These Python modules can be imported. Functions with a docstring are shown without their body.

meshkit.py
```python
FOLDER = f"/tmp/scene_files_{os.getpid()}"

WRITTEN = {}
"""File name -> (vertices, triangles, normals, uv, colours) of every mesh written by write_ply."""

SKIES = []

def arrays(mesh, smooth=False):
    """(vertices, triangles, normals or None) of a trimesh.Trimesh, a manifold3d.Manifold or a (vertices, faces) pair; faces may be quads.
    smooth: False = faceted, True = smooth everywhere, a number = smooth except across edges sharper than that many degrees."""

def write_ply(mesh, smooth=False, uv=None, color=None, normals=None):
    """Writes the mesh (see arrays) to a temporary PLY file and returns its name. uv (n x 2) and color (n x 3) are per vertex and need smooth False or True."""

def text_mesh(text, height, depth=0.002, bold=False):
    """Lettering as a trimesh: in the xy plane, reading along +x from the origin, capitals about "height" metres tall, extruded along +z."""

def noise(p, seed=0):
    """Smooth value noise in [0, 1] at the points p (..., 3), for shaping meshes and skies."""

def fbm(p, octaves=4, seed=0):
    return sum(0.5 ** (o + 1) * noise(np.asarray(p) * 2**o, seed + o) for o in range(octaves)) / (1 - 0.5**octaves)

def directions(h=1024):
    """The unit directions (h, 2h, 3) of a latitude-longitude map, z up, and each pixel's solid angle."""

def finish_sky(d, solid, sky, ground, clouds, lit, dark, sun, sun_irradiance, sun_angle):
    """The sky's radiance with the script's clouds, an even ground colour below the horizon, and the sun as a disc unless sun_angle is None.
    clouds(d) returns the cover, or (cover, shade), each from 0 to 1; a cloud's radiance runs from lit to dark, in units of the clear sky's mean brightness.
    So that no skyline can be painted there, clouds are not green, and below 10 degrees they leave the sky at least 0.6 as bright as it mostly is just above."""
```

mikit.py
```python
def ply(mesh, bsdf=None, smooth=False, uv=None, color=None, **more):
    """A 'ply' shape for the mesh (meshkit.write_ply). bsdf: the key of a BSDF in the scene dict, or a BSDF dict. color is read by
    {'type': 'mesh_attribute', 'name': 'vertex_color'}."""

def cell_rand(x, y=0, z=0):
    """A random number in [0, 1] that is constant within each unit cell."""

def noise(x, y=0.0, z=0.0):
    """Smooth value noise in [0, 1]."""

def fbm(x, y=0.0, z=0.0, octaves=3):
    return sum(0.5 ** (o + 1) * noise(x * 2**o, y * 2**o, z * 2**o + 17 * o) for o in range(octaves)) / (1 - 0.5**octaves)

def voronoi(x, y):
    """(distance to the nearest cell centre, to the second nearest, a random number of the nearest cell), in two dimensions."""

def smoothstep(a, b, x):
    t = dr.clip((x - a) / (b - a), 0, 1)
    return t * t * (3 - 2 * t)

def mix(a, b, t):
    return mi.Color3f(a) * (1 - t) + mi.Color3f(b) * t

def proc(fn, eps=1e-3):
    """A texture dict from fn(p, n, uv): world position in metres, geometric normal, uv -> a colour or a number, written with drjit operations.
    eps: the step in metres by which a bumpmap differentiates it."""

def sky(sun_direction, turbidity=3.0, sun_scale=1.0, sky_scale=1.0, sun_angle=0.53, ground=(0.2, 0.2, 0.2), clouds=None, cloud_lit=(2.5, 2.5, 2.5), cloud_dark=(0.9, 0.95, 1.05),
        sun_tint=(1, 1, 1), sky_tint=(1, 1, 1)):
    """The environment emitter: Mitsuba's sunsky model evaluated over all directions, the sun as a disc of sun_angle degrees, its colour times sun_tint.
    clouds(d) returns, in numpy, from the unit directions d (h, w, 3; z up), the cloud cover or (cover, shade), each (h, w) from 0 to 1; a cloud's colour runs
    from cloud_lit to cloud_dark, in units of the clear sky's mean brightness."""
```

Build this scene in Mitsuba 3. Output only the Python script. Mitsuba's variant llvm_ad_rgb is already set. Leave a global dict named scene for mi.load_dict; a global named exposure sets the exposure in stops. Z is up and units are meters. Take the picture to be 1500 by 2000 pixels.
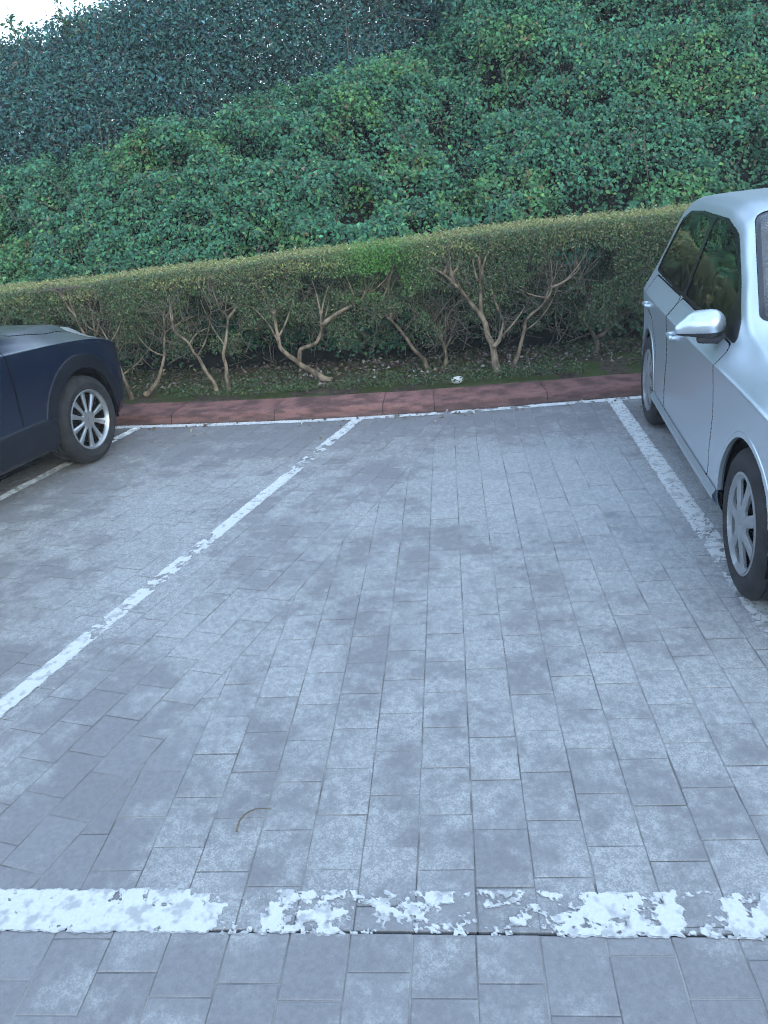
import math, random
import numpy as np, trimesh, shapely, manifold3d
import mitsuba as mi, drjit as dr
import mikit, meshkit
from mikit import proc, noise, fbm, smoothstep, mix, cell_rand
from shapely.geometry import Polygon, box as sbox
T = mi.ScalarTransform4f
scene, labels = {'type': 'scene'}, {}

# ------------------------------------------------------------------ camera, sky, exposure
F0, PITCH, ROLL, EYE = 1550.0, math.radians(21.96), math.radians(5.14), 1.617
fwd = np.array([0, math.cos(PITCH), -math.sin(PITCH)])
up0 = np.array([0, math.sin(PITCH), math.cos(PITCH)])
right = np.array([math.cos(ROLL), 0, 0]) - math.sin(ROLL) * up0
up = np.array([math.sin(ROLL), 0, 0]) + math.cos(ROLL) * up0
cam = np.array([0, 0, EYE])
scene['camera'] = {'type': 'perspective', 'fov': 2 * math.degrees(math.atan(750 / F0)), 'fov_axis': 'x', 'near_clip': 0.05, 'far_clip': 500.0,
                   'to_world': T().look_at(origin=cam.tolist(), target=(cam + fwd).tolist(), up=up.tolist())}
SUN_AZ, SUN_EL = math.radians(160), math.radians(16)
def veil(d):
    p = np.stack([d[..., 0] * 3, d[..., 1] * 3, d[..., 2] * 7], -1)
    return np.clip(0.25 + 0.5 * np.clip((meshkit.fbm(p, 4, 5) - 0.4) * 3, 0, 1) + 0.60 * np.exp(-d[..., 2] / 0.35), 0, 0.97)
scene['sky'] = mikit.sky((math.sin(SUN_AZ) * math.cos(SUN_EL), math.cos(SUN_AZ) * math.cos(SUN_EL), math.sin(SUN_EL)), turbidity=3.0,
                         sun_scale=0.10, sun_angle=40, clouds=veil, cloud_lit=(1.93, 2.5, 3.12), cloud_dark=(0.86, 1.05, 1.27), sky_tint=(0.83, 1.05, 1.40), sun_tint=(0.8, 1.1, 1.5))
exposure = 3.85

# ------------------------------------------------------------------ helpers
rng = np.random.default_rng(11)
used = {}
def numbered(name):
    k = used.get(name, 0); used[name] = k + 1
    return name if k == 0 else f'{name}_{k:03d}'
def put(key, mesh, bsdf, smooth=False, to_world=None, **kw):
    d = mesh if isinstance(mesh, dict) else mikit.ply(mesh, bsdf, smooth=smooth, **kw)
    d = dict(d)
    if to_world is not None: d['to_world'] = to_world
    scene[key] = d
    return key
def lab(key, label=None, cat=None, group=None, kind=None):
    labels[key] = {k: v for k, v in (('label', label), ('category', cat), ('group', group), ('kind', kind)) if v}
def cat(ms): return trimesh.util.concatenate(ms)
def principled(key, color, rough=0.6, two=True, **kw):
    c = color if isinstance(color, dict) else {'type': 'rgb', 'value': list(color)}
    b = {'type': 'principled', 'base_color': c, 'roughness': rough, **kw}
    scene[key] = {'type': 'twosided', 'bsdf': b} if two else b
def hull_spheres(pts):
    return manifold3d.Manifold.batch_hull([manifold3d.Manifold.sphere(r, 20).translate(tuple(p)) for p, r in pts])
def man_tri(m):
    q = m.to_mesh(); return trimesh.Trimesh(q.vert_properties[:, :3], q.tri_verts, process=False)
def rbox(x0, x1, y0, y1, z0, z1, r=0.02):
    r = min(r, (x1 - x0) / 2.01, (y1 - y0) / 2.01, (z1 - z0) / 2.01)
    return man_tri(manifold3d.Manifold.batch_hull([manifold3d.Manifold.sphere(r, 12).translate((x, y, z)) for x in (x0 + r, x1 - r) for y in (y0 + r, y1 - r) for z in (z0 + r, z1 - r)]))
def tube(pts, rad, sides=7):
    pts = np.asarray(pts, float); n = len(pts)
    rad = np.broadcast_to(rad, n)
    tg = np.gradient(pts, axis=0); tg /= np.linalg.norm(tg, axis=1)[:, None] + 1e-9
    ref = np.array([0.31, 0.95, 0.05]); a = np.cross(tg, ref); a /= np.linalg.norm(a, axis=1)[:, None] + 1e-9
    b = np.cross(tg, a)
    th = np.arange(sides) / sides * 2 * math.pi
    V = (pts[:, None] + rad[:, None, None] * (np.cos(th)[None, :, None] * a[:, None] + np.sin(th)[None, :, None] * b[:, None])).reshape(-1, 3)
    f = []
    for i in range(n - 1):
        for j in range(sides):
            p, q = i * sides + j, i * sides + (j + 1) % sides
            f += [[p, q, q + sides], [p, q + sides, p + sides]]
    for j in range(1, sides - 1):
        f += [[0, j + 1, j], [(n - 1) * sides, (n - 1) * sides + j, (n - 1) * sides + j + 1]]
    return trimesh.Trimesh(V, f, process=False)
def smooth_path(pts, n=6):
    pts = np.asarray(pts, float)
    from scipy.interpolate import PchipInterpolator
    s = np.r_[0, np.cumsum(np.linalg.norm(np.diff(pts, axis=0), axis=1) + 1e-6)]
    return PchipInterpolator(s, pts)(np.linspace(0, s[-1], max(3, n * (len(pts) - 1))))
def clip(A, F, f):
    """Cuts triangles along f = 0; A are per-vertex attributes. Returns the (A, F) where f > 0 and where f < 0."""
    out = []
    for s in (1, -1):
        g = f * s
        pos = g[F] > 0
        c = pos.sum(1)
        faces = [F[c == 3]]; extra = []; base = len(A)
        for k in (1, 2):
            sel, pk = F[c == k], pos[c == k]
            if not len(sel): continue
            lone = np.argmax(pk if k == 1 else ~pk, 1)
            r = np.arange(len(sel))
            a, b, d = sel[r, lone], sel[r, (lone + 1) % 3], sel[r, (lone + 2) % 3]
            tb = (g[a] / (g[a] - g[b]))[:, None]; td = (g[a] / (g[a] - g[d]))[:, None]
            ib = base + sum(map(len, extra)) + r
            extra.append(A[a] * (1 - tb) + A[b] * tb)
            idd = base + sum(map(len, extra)) + r
            extra.append(A[a] * (1 - td) + A[d] * td)
            if k == 1: faces.append(np.stack([a, ib, idd], 1))
            else: faces += [np.stack([ib, b, d], 1), np.stack([ib, d, idd], 1)]
        AA = np.vstack([A] + extra); FF = np.vstack(faces)
        u, inv = np.unique(FF, return_inverse=True)
        out.append((AA[u], inv.reshape(-1, 3)))
    return out
def attr_ply(A, F, bsdf):
    """A mesh whose attributes are position and normal."""
    n = A[:, 3:6] / (np.linalg.norm(A[:, 3:6], axis=1)[:, None] + 1e-12)
    path = meshkit.write_ply((A[:, :3], F), True, normals=n)
    return {'type': 'ply', 'filename': path, 'face_normals': False, 'bsdf': {'type': 'ref', 'id': bsdf}}

# ------------------------------------------------------------------ materials
def paver_fn(p, n, uv):
    k = dr.floor(uv.x / 10)
    r, r2 = cell_rand(k, 3), cell_rand(k, 7)
    big = fbm(p.x * 1.5 + 3, p.y * 1.5, 5.3, 3)
    mid = fbm(p.x * 7 + 9, p.y * 7, 1.7, 3); fine = fbm(p.x * 31, p.y * 31, 2.7, 3)
    grit = noise(p.x * 230, p.y * 230, 2.0); grit2 = noise(p.x * 420, p.y * 420, 4.0)
    edge = smoothstep(4.1, 5.8, p.y + 0.12 * p.x)                     # soil washed off the bed over the kerb side
    front = smoothstep(1.50, 1.25, p.y + 0.11 * p.x)
    bare = smoothstep(0.55, 0.0, dr.hypot((p.x + 0.98) * 1.2, (p.y - 1.95) * 0.6))
    left = smoothstep(-0.9, -1.7, p.x + 0.1 * p.y)
    v = 0.42 * big + 0.36 * mid + 0.22 * fine + 0.05 * r - 0.13 * edge - 0.08 * front - 0.15 * bare - 0.03 * left + 0.035
    pale = smoothstep(0.42, 0.59, v)
    speck = smoothstep(0.30, 0.75, 0.35 * grit + 0.35 * grit2 + 0.30 * noise(p.x * 70, p.y * 70, 6.0))
    dark = mi.Color3f(0.182, 0.178, 0.186) * (0.94 + 0.13 * r2) * (0.84 + 0.18 * grit2 + 0.16 * noise(p.x * 95, p.y * 95, 8.0))
    light = mix((0.250, 0.251, 0.253), (0.345, 0.346, 0.346), speck) * (0.96 + 0.08 * r2)
    c = mix(dark, light, pale * (0.55 + 0.45 * speck))
    c = mix(c, c * mi.Color3f(0.93, 0.91, 0.86), 0.6 * left)
    return mix(c, c * mi.Color3f(0.80, 0.77, 0.76), edge * (0.5 + 0.5 * mid))
principled('paver_concrete', proc(paver_fn), 0.72, specular=0.35)
def joint_fn(p, n, uv):
    return mix((0.12, 0.118, 0.116), (0.27, 0.265, 0.26), smoothstep(0.35, 0.65, fbm(p.x * 7, p.y * 7, 0.5, 4)))
principled('joint_sand', proc(joint_fn), 0.95, specular=0.1)
def ground_fn(p, n, uv):
    g = fbm(p.x * 2, p.y * 2, 0, 4)
    return mix((0.17, 0.17, 0.18), (0.30, 0.30, 0.31), smoothstep(0.35, 0.65, g)) * (0.85 + 0.3 * noise(p.x * 60, p.y * 60))
principled('far_ground', proc(ground_fn), 0.85)
def paint_fn(p, n, uv):
    g = fbm(p.x * 40, p.y * 40, 3, 3)
    return mix((0.36, 0.36, 0.36), (0.54, 0.54, 0.535), smoothstep(0.22, 0.5, g)) * (0.9 + 0.1 * noise(p.x * 200, p.y * 200, 1))
principled('road_paint', proc(paint_fn), 0.6, specular=0.3)
principled('thin_paint', proc(lambda p, n, uv: mix((0.25, 0.25, 0.255), (0.42, 0.42, 0.42), smoothstep(0.3, 0.7, noise(p.x * 150, p.y * 150, 3)))), 0.7, specular=0.3)
def dull_paint_fn(p, n, uv):
    g = fbm(p.x * 26, p.y * 26, 7, 4)
    return mix((0.40, 0.40, 0.40), (0.72, 0.72, 0.71), smoothstep(0.3, 0.6, g))
principled('dirty_paint', proc(dull_paint_fn), 0.7, specular=0.3)
def kerb_fn(p, n, uv):
    k = dr.floor(uv.x / 10)
    g = fbm(p.x * 9, p.y * 9, p.z * 30, 4); st = fbm(p.x * 3, p.y * 3 + 7, p.z * 5, 3)
    c = mix((0.085, 0.044, 0.040), (0.20, 0.094, 0.082), smoothstep(0.28, 0.7, g)) * (0.85 + 0.3 * cell_rand(k, 5))
    dust = mix((0.06, 0.06, 0.06), (1, 1, 1), smoothstep(0.3, 0.8, n.z)).x * (0.25 + 0.75 * smoothstep(0.35, 0.62, st)) * 0.8
    c = mix(c, mix((0.125, 0.103, 0.108), (0.235, 0.195, 0.20), g), dust)
    grime = smoothstep(0.045, 0.0, p.z) * (0.35 + 0.5 * g)
    return mix(c, (0.07, 0.055, 0.05), grime * 0.8) * (0.85 + 0.3 * noise(p.x * 120, p.y * 120, p.z * 120))
principled('kerb_red', proc(kerb_fn), 0.75, specular=0.3)
def soil_fn(p, n, uv):
    g = fbm(p.x * 5, p.y * 5, 0, 4); h = noise(p.x * 45, p.y * 45, 1)
    c = mix((0.035, 0.027, 0.02), (0.085, 0.066, 0.05), h)
    return mix(c, (0.045, 0.06, 0.02), smoothstep(0.36, 0.56, g) * 0.85)
principled('bed_soil', proc(soil_fn), 0.95, specular=0.1)
principled('bank_soil', proc(lambda p, n, uv: mix((0.010, 0.013, 0.011), (0.026, 0.028, 0.024), fbm(p.x * 4, p.y * 4, p.z * 4, 3))), 0.95, specular=0.1)
def bark_fn(p, n, uv):
    g = fbm(p.x * 30, p.y * 30, p.z * 12, 4)
    return mix((0.075, 0.055, 0.038), (0.265, 0.20, 0.14), smoothstep(0.25, 0.7, g))
principled('bark', proc(bark_fn), 0.85, specular=0.2)
principled('twig_bark', proc(lambda p, n, uv: mix((0.065, 0.05, 0.04), (0.17, 0.14, 0.11), noise(p.x * 19, p.y * 19, p.z * 19))), 0.9, specular=0.2)
vc = {'type': 'mesh_attribute', 'name': 'vertex_color'}
principled('leaf', dict(vc), 0.6, specular=0.22)
principled('fine_leaf', dict(vc), 0.55, specular=0.3)
principled('litter', dict(vc), 0.8, specular=0.2)
principled('stone_white', proc(lambda p, n, uv: mix((0.42, 0.40, 0.38), (0.72, 0.71, 0.69), fbm(p.x * 40, p.y * 40, p.z * 40, 3))), 0.8)

# ------------------------------------------------------------------ plan of the place
from scipy.interpolate import PchipInterpolator
KX = np.array([-12, -5.0, -2.133, -1.162, -0.335, 0.729, 2.037, 5.0, 12.0])
KY = np.array([8.6, 7.05, 6.432, 6.215, 6.067, 5.960, 5.915, 5.86, 5.8])
kerb_y = PchipInterpolator(KX, KY)
def groove_y(x): return 1.369 - 0.1146 * (x + 0.089)
def dirn(a): a = math.radians(a); return np.array([math.sin(a), math.cos(a)]), np.array([math.cos(a), -math.sin(a)])   # along, across
AR, AL, BND = 5.9, 20.9, -1.517
def from_frame(u, v, ang):
    d, n = dirn(ang); return np.asarray(u)[..., None] * n + np.asarray(v)[..., None] * d
XS = np.linspace(-7, 6, 53)
bays = Polygon([(x, groove_y(x) + 0.004) for x in (-7, 6)] + [(x, float(kerb_y(x)) - 0.004) for x in XS[::-1]])
b0, b1 = from_frame(BND, -6.0, AL), from_frame(BND, 14.0, AL)
off = dirn(AL)[1] * 0.002
leftp = Polygon([b0 - off, b1 - off, b1 - dirn(AL)[1] * 30, b0 - dirn(AL)[1] * 30])
rightp = Polygon([b0 + off, b1 + off, b1 + dirn(AL)[1] * 30, b0 + dirn(AL)[1] * 30])
lane = Polygon([(-7, groove_y(-7) - 0.005), (6, groove_y(6) - 0.005), (6, -3), (-7, -3)])
def foot(px, py):
    d = fwd + right * (px - 750) / F0 - up * (py - 1000) / F0; return (cam - d * EYE / d[2])[:2]
view = Polygon([foot(-20, 2020), foot(1520, 2020), foot(1520, 560), foot(-20, 600)]).buffer(1.5)
def to_px(P):
    d = np.asarray(P, float) - cam; z = d @ fwd
    return np.stack([750 + F0 * (d @ right) / z, 1000 - F0 * (d @ up) / z, z], -1)

PW, PL, GAP, CH, PH = 0.1465, 0.193, 0.0034, 0.0020, 0.012
def paver_mesh(poly, k):
    """One chamfered paving block with a convex outline (around its own centre), its number k carried in uv."""
    q = np.asarray(poly, float); n = len(q)
    c = q.mean(0); d = q - c; L = np.linalg.norm(d, axis=1)[:, None]
    rings = [(q, -PH), (q, -CH * 0.7), (q - d / L * CH * 1.45, 0.0)]
    V = np.vstack([np.c_[r, np.full(n, z)] for r, z in rings])
    f = []
    for s in range(2):
        for i in range(n):
            j = (i + 1) % n
            f += [[s * n + i, s * n + j, s * n + n + j], [s * n + i, s * n + n + j, s * n + n + i]]
    f += [[2 * n, 2 * n + i, 2 * n + i + 1] for i in range(1, n - 1)]
    uv = V[:, :2] + np.array([10 * k + 5.0, 5.0])
    return V, np.array(f), uv
FULL = [(-PW / 2 + GAP / 2, -PL / 2 + GAP / 2), (PW / 2 - GAP / 2, -PL / 2 + GAP / 2), (PW / 2 - GAP / 2, PL / 2 - GAP / 2), (-PW / 2 + GAP / 2, PL / 2 - GAP / 2)]
NVAR = 32
variants = []
for k in range(NVAR):
    V, f, uv = paver_mesh(FULL, k)
    variants.append(mikit.ply((V, f), 'paver_concrete', uv=uv))
def lay(field, ang, u0, seed):
    """The blocks of one field: (centre, angle, full?, outline about the centre)."""
    r = np.random.default_rng(seed); d, n = dirn(ang); out = []
    zone = field.intersection(view); shapely.prepare(zone)
    pts = np.array(zone.envelope.exterior.coords)
    us, vs = pts @ n, pts @ d
    for i in range(int((us.min() - u0) / PW) - 2, int((us.max() - u0) / PW) + 2):
        ph = (0.5 * (i % 2) + r.uniform(-0.22, 0.22)) * PL
        for j in range(int(vs.min() / PL) - 2, int(vs.max() / PL) + 2):
            cu, cv = u0 + (i + 0.5) * PW, ph + j * PL
            jit = r.normal(0, 0.0006, 2)
            c = (cu + jit[0]) * n + (cv + jit[1]) * d
            a = math.radians(-ang + r.normal(0, 0.12))
            R = np.array([[math.cos(a), -math.sin(a)], [math.sin(a), math.cos(a)]])
            q = np.array(FULL) @ R.T + c
            pg = Polygon(q)
            if not zone.intersects(pg): continue
            it = pg.intersection(field)
            if it.is_empty or it.area < 0.0012: continue
            if it.area > 0.999 * pg.area: out.append((c, a, True, None))
            else:
                for g in getattr(it, 'geoms', [it]):
                    if g.geom_type != 'Polygon' or g.area < 0.0012: continue
                    co = np.array(shapely.geometry.polygon.orient(g.simplify(0.004)).exterior.coords)[:-1]
                    cc = co.mean(0); out.append((cc, 0.0, False, co - cc))
    return out
def make_paving(holder, pieces, limit, seed):
    r = np.random.default_rng(seed)
    cs = np.array([p[0] for p in pieces])
    px = to_px(np.c_[cs, np.zeros(len(cs))])
    seen = (px[:, 2] > 0.3) & (px[:, 0] > -60) & (px[:, 0] < 1560) & (px[:, 1] < 2060)
    order = np.argsort(np.where(seen, px[:, 2], 100 + np.abs(px[:, 2])))
    rest = []
    for rank, i in enumerate(order):
        c, a, full, co = pieces[i]
        z = float(np.clip(r.normal(0, 0.0006), -0.0012, 0.001)); tx, ty = np.clip(r.normal(0, 0.10, 2), -0.2, 0.2)
        M = T().translate([float(c[0]), float(c[1]), z]).rotate([0, 0, 1], math.degrees(a)).rotate([1, 0, 0], float(tx)).rotate([0, 1, 0], float(ty))
        k = int(r.integers(NVAR))
        if rank < limit and seen[i]:
            key = numbered(holder + '__paver')
            if full: put(key, variants[k], None, to_world=M)
            else:
                V, f, uv = paver_mesh(co, k); put(key, (V, f), 'paver_concrete', to_world=M, uv=uv)
        else:
            V, f, uv = paver_mesh(FULL if full else co, k)
            m = np.array(M.matrix).reshape(4, 4)
            rest.append((V @ m[:3, :3].T + m[:3, 3], f, uv))
    if rest:
        offs = np.cumsum([0] + [len(q[0]) for q in rest[:-1]])
        key = holder + '__smaller_paver'
        put(key, (np.vstack([q[0] for q in rest]), np.vstack([q[1] + o for q, o in zip(rest, offs)])), 'paver_concrete', uv=np.vstack([q[2] for q in rest]))
        lab(key, kind='stuff')
def sheet(poly, z):
    v, f = trimesh.creation.triangulate_polygon(poly, engine='earcut')
    return trimesh.Trimesh(np.c_[v, np.full(len(v), z)], f, process=False)
def up_facing(m):
    if m.face_normals[:, 2].mean() < 0: m.invert()
    return m

# ------------------------------------------------------------------ ground
put('ground', up_facing(sheet(sbox(-60, -60, 60, 60), -0.030)), 'far_ground')
lab('ground', 'grey paved ground all around the parking area', kind='structure')
put('parking_pavement', up_facing(sheet(bays, -0.0027)), 'joint_sand')
lab('parking_pavement', 'grey concrete block paving of the parking bays', kind='structure')
make_paving('parking_pavement', lay(bays.intersection(rightp), AR, -0.010, 1) + lay(bays.intersection(leftp), AL, BND, 2), 300, 3)
put('driveway', up_facing(sheet(lane, -0.0027)), 'joint_sand')
lab('driveway', 'grey block paved driveway in front of the bays', kind='structure')
make_paving('driveway', lay(lane, AR, -0.014, 4), 300, 5)

# painted lines: sheets with chipped outlines
def paint_line(key, p0, p1, width, fn, bsdf='road_paint', cell=0.009, z=0.0027, label=None, curve=None):
    p0, p1 = np.array(p0, float), np.array(p1, float)
    L = np.linalg.norm(p1 - p0); d = (p1 - p0) / L; n = np.array([d[1], -d[0]])
    ns, nw = int(L / cell) + 1, int(width * 1.25 / cell) + 3
    s, w = np.meshgrid(np.linspace(0, L, ns), np.linspace(-width * 0.62, width * 0.62, nw), indexing='ij')
    P = p0 + s[..., None] * d + w[..., None] * n
    if curve is not None: P[..., 1] += curve(P[..., 0])
    A = np.c_[P.reshape(-1, 2), np.full(s.size, z), np.zeros(s.size), np.zeros(s.size), np.ones(s.size)]
    i = (np.arange(ns - 1)[:, None] * nw + np.arange(nw - 1)[None]).reshape(-1)
    Fq = np.vstack([np.c_[i, i + nw, i + nw + 1], np.c_[i, i + nw + 1, i + 1]])
    X = np.c_[P.reshape(-1, 2), np.zeros(s.size)]
    edge = (width / 2 - np.abs(w)).reshape(-1) + 0.014 * (meshkit.fbm(X * 30, 3, 8) - 0.5) + 0.008 * (meshkit.noise(X * 90, 9) - 0.5)
    f = np.minimum(edge / 0.02, fn(s.reshape(-1), w.reshape(-1) / width, X, L))
    a, _ = clip(A, Fq, f)
    put(key, attr_ply(*a, bsdf), None); lab(key, label)
    A2 = A.copy(); A2[:, 2] -= 0.0009
    b, _ = clip(A2, Fq, np.minimum(edge / 0.02 + 0.2, fn(s.reshape(-1), w.reshape(-1) / width, X, L) + 0.20 + 0.5 * (meshkit.noise(X * 160, 12) - 0.5)))
    put(key + '__thin_paint', attr_ply(*b, 'thin_paint'), None)
def blob(X, k, seed, o=4): return meshkit.fbm(X * k, o, seed)
def front_fn(s, w, X, L):
    t = s / L * 1.874 - 1.075                                        # along the line: about the x of the place
    cover = np.interp(t, [-3, -0.62, -0.5, -0.46, -0.40, -0.37, -0.2, -0.12, -0.05, 0.2, 0.34, 0.42, 0.60, 0.62, 0.69, 0.72, 0.85, 2.5],
                      [0.70, 0.68, 0.62, 0.46, 0.46, 0.59, 0.56, 0.49, 0.50, 0.52, 0.52, 0.60, 0.60, 0.46, 0.45, 0.58, 0.61, 0.64])
    tilt = np.interp(t, [-0.7, -0.42, -0.3, -0.1, 0.0, 0.2, 0.35, 0.5, 0.8], [0, 0.35, 0.35, -0.1, -0.45, -0.3, 0.1, 0.35, 0])
    holes = blob(X * [1, 1.3, 1], 22, 21, 5) * 0.55 + blob(X, 75, 22, 3) * 0.28 + blob(X, 190, 23, 2) * 0.17
    return (cover + tilt * w * 0.5 - 0.05 - holes) * 6
fl0, fl1 = np.array([-1.075, 1.537]), np.array([0.80, 1.322]); fd = fl1 - fl0
paint_line('parking_pavement__front_line', fl0 - 1.2 * fd, fl1 + 0.9 * fd, 0.122, lambda s, w, X, L: front_fn(s - 1.2 * np.linalg.norm(fd), w, X, np.linalg.norm(fd)), cell=0.005,
           label='broad flaking white line across the front of the bays')
def left_fn(s, w, X, L):
    cover = np.interp(s, [0, 1.15, 1.3, 1.36, 1.6, 1.66, 1.72, 1.95, 2.0, 2.3, 2.36, 3.1, 3.25, 3.6, 3.9, 4.8],
                      [0.80, 0.76, 0.46, 0.68, 0.62, 0.44, 0.62, 0.58, 0.46, 0.62, 0.80, 0.78, 0.60, 0.48, 0.62, 0.7])
    return (cover - 0.04 - (blob(X, 16, 31, 5) * 0.62 + blob(X, 70, 32, 3) * 0.38)) * 6
paint_line('parking_pavement__bay_line', (-1.69, 1.79), (-0.127, 6.00), 0.080, left_fn, label='white line on the left side of the empty bay')
def right_fn(s, w, X, L):
    cover = np.interp(s, [0, 0.6, 1.3, 1.9, 2.05, 3.3, 4.3], [0.50, 0.55, 0.60, 0.66, 0.78, 0.74, 0.76])
    veins = np.abs(blob(X, 26, 44, 3) - 0.5)
    return np.minimum((cover - 0.05 - (blob(X, 18, 41, 5) * 0.55 + blob(X, 80, 42, 3) * 0.45)) * 6, (veins - 0.020) * 40)
paint_line('parking_pavement__bay_line_001', (1.300, 1.75), (1.816, 5.83), 0.098, right_fn, 'road_paint', label='crazed white line beside the silver car')
paint_line('parking_pavement__bay_line_002', (-2.93, 3.40), (-1.935, 6.32), 0.075, lambda s, w, X, L: (0.70 - 0.04 - (blob(X, 14, 51) * 0.7 + blob(X, 45, 52, 3) * 0.3)) * 6, 'dirty_paint',
           label='white line under the edge of the dark blue car')
paint_line('parking_pavement__kerb_line', (-4.5, 0), (4.5, 0), 0.075, lambda s, w, X, L: (0.68 - blob(X, 9, 61)) * 6, 'road_paint', curve=lambda x: kerb_y(x) - 0.046,
           label='thin white line along the foot of the kerb')

# ------------------------------------------------------------------ kerb
def kerb_piece(x0, x1, k):
    xs = np.linspace(x0, x1, 7); y = kerb_y(xs); sl = np.gradient(y, xs); nn = np.stack([-sl, np.ones_like(sl)], 1); nn /= np.linalg.norm(nn, axis=1)[:, None]
    r = np.random.default_rng(k + 50); dz, dy = r.normal(0, 0.003), r.normal(0, 0.003)
    prof = [(0.0, -0.05), (0.002, 0.012), (0.022, 0.066), (0.030, 0.078), (0.043, 0.085), (0.36, 0.093), (0.385, 0.090), (0.392, 0.080), (0.392, -0.05)]
    V = np.array([[(x + q * a[0]), yy + (q + dy) * a[1], z + dz] for x, yy, a in zip(xs, y, nn) for q, z in prof])
    V[:, 2] += (meshkit.fbm(V * 14, 3, 3) - 0.5) * 0.006 * (V[:, 2] > 0.03)
    m = len(prof); f = []
    for i in range(len(xs) - 1):
        for j in range(m - 1):
            a = i * m + j; f += [[a, a + m, a + m + 1], [a, a + m + 1, a + 1]]
    for e, o in ((0, 1), (len(xs) - 1, -1)):
        for j in range(1, m - 1): f.append([e * m, e * m + j, e * m + j + 1][::o])
    f = np.array(f)[:, ::-1]
    return V, f, V[:, :2] * 0.1 + np.array([10 * k + 5.0, 5.0])
joints = [-5.2, -4.28, -3.4, -2.55, -1.66, -0.80, 0.06, 0.46, 1.33, 2.22, 3.1, 4.0, 4.9]
for k in range(len(joints) - 1):
    V, f, uv = kerb_piece(joints[k] + 0.003, joints[k + 1] - 0.003, k)
    put(numbered('kerb__kerb_stone'), (V, f), 'kerb_red', uv=uv)
m = cat([kerb_piece(joints[0], joints[-1], 99)[0:2] and trimesh.Trimesh(*kerb_piece(joints[0] - 0.01, joints[-1] + 0.01, 99)[:2], process=False)])
m.vertices[:, 2] -= 0.018; m.vertices[:, 1] += 0.006
put('kerb', m, 'joint_sand'); lab('kerb', 'red painted kerb of concrete stones along the head of the bays', kind='structure')

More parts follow.
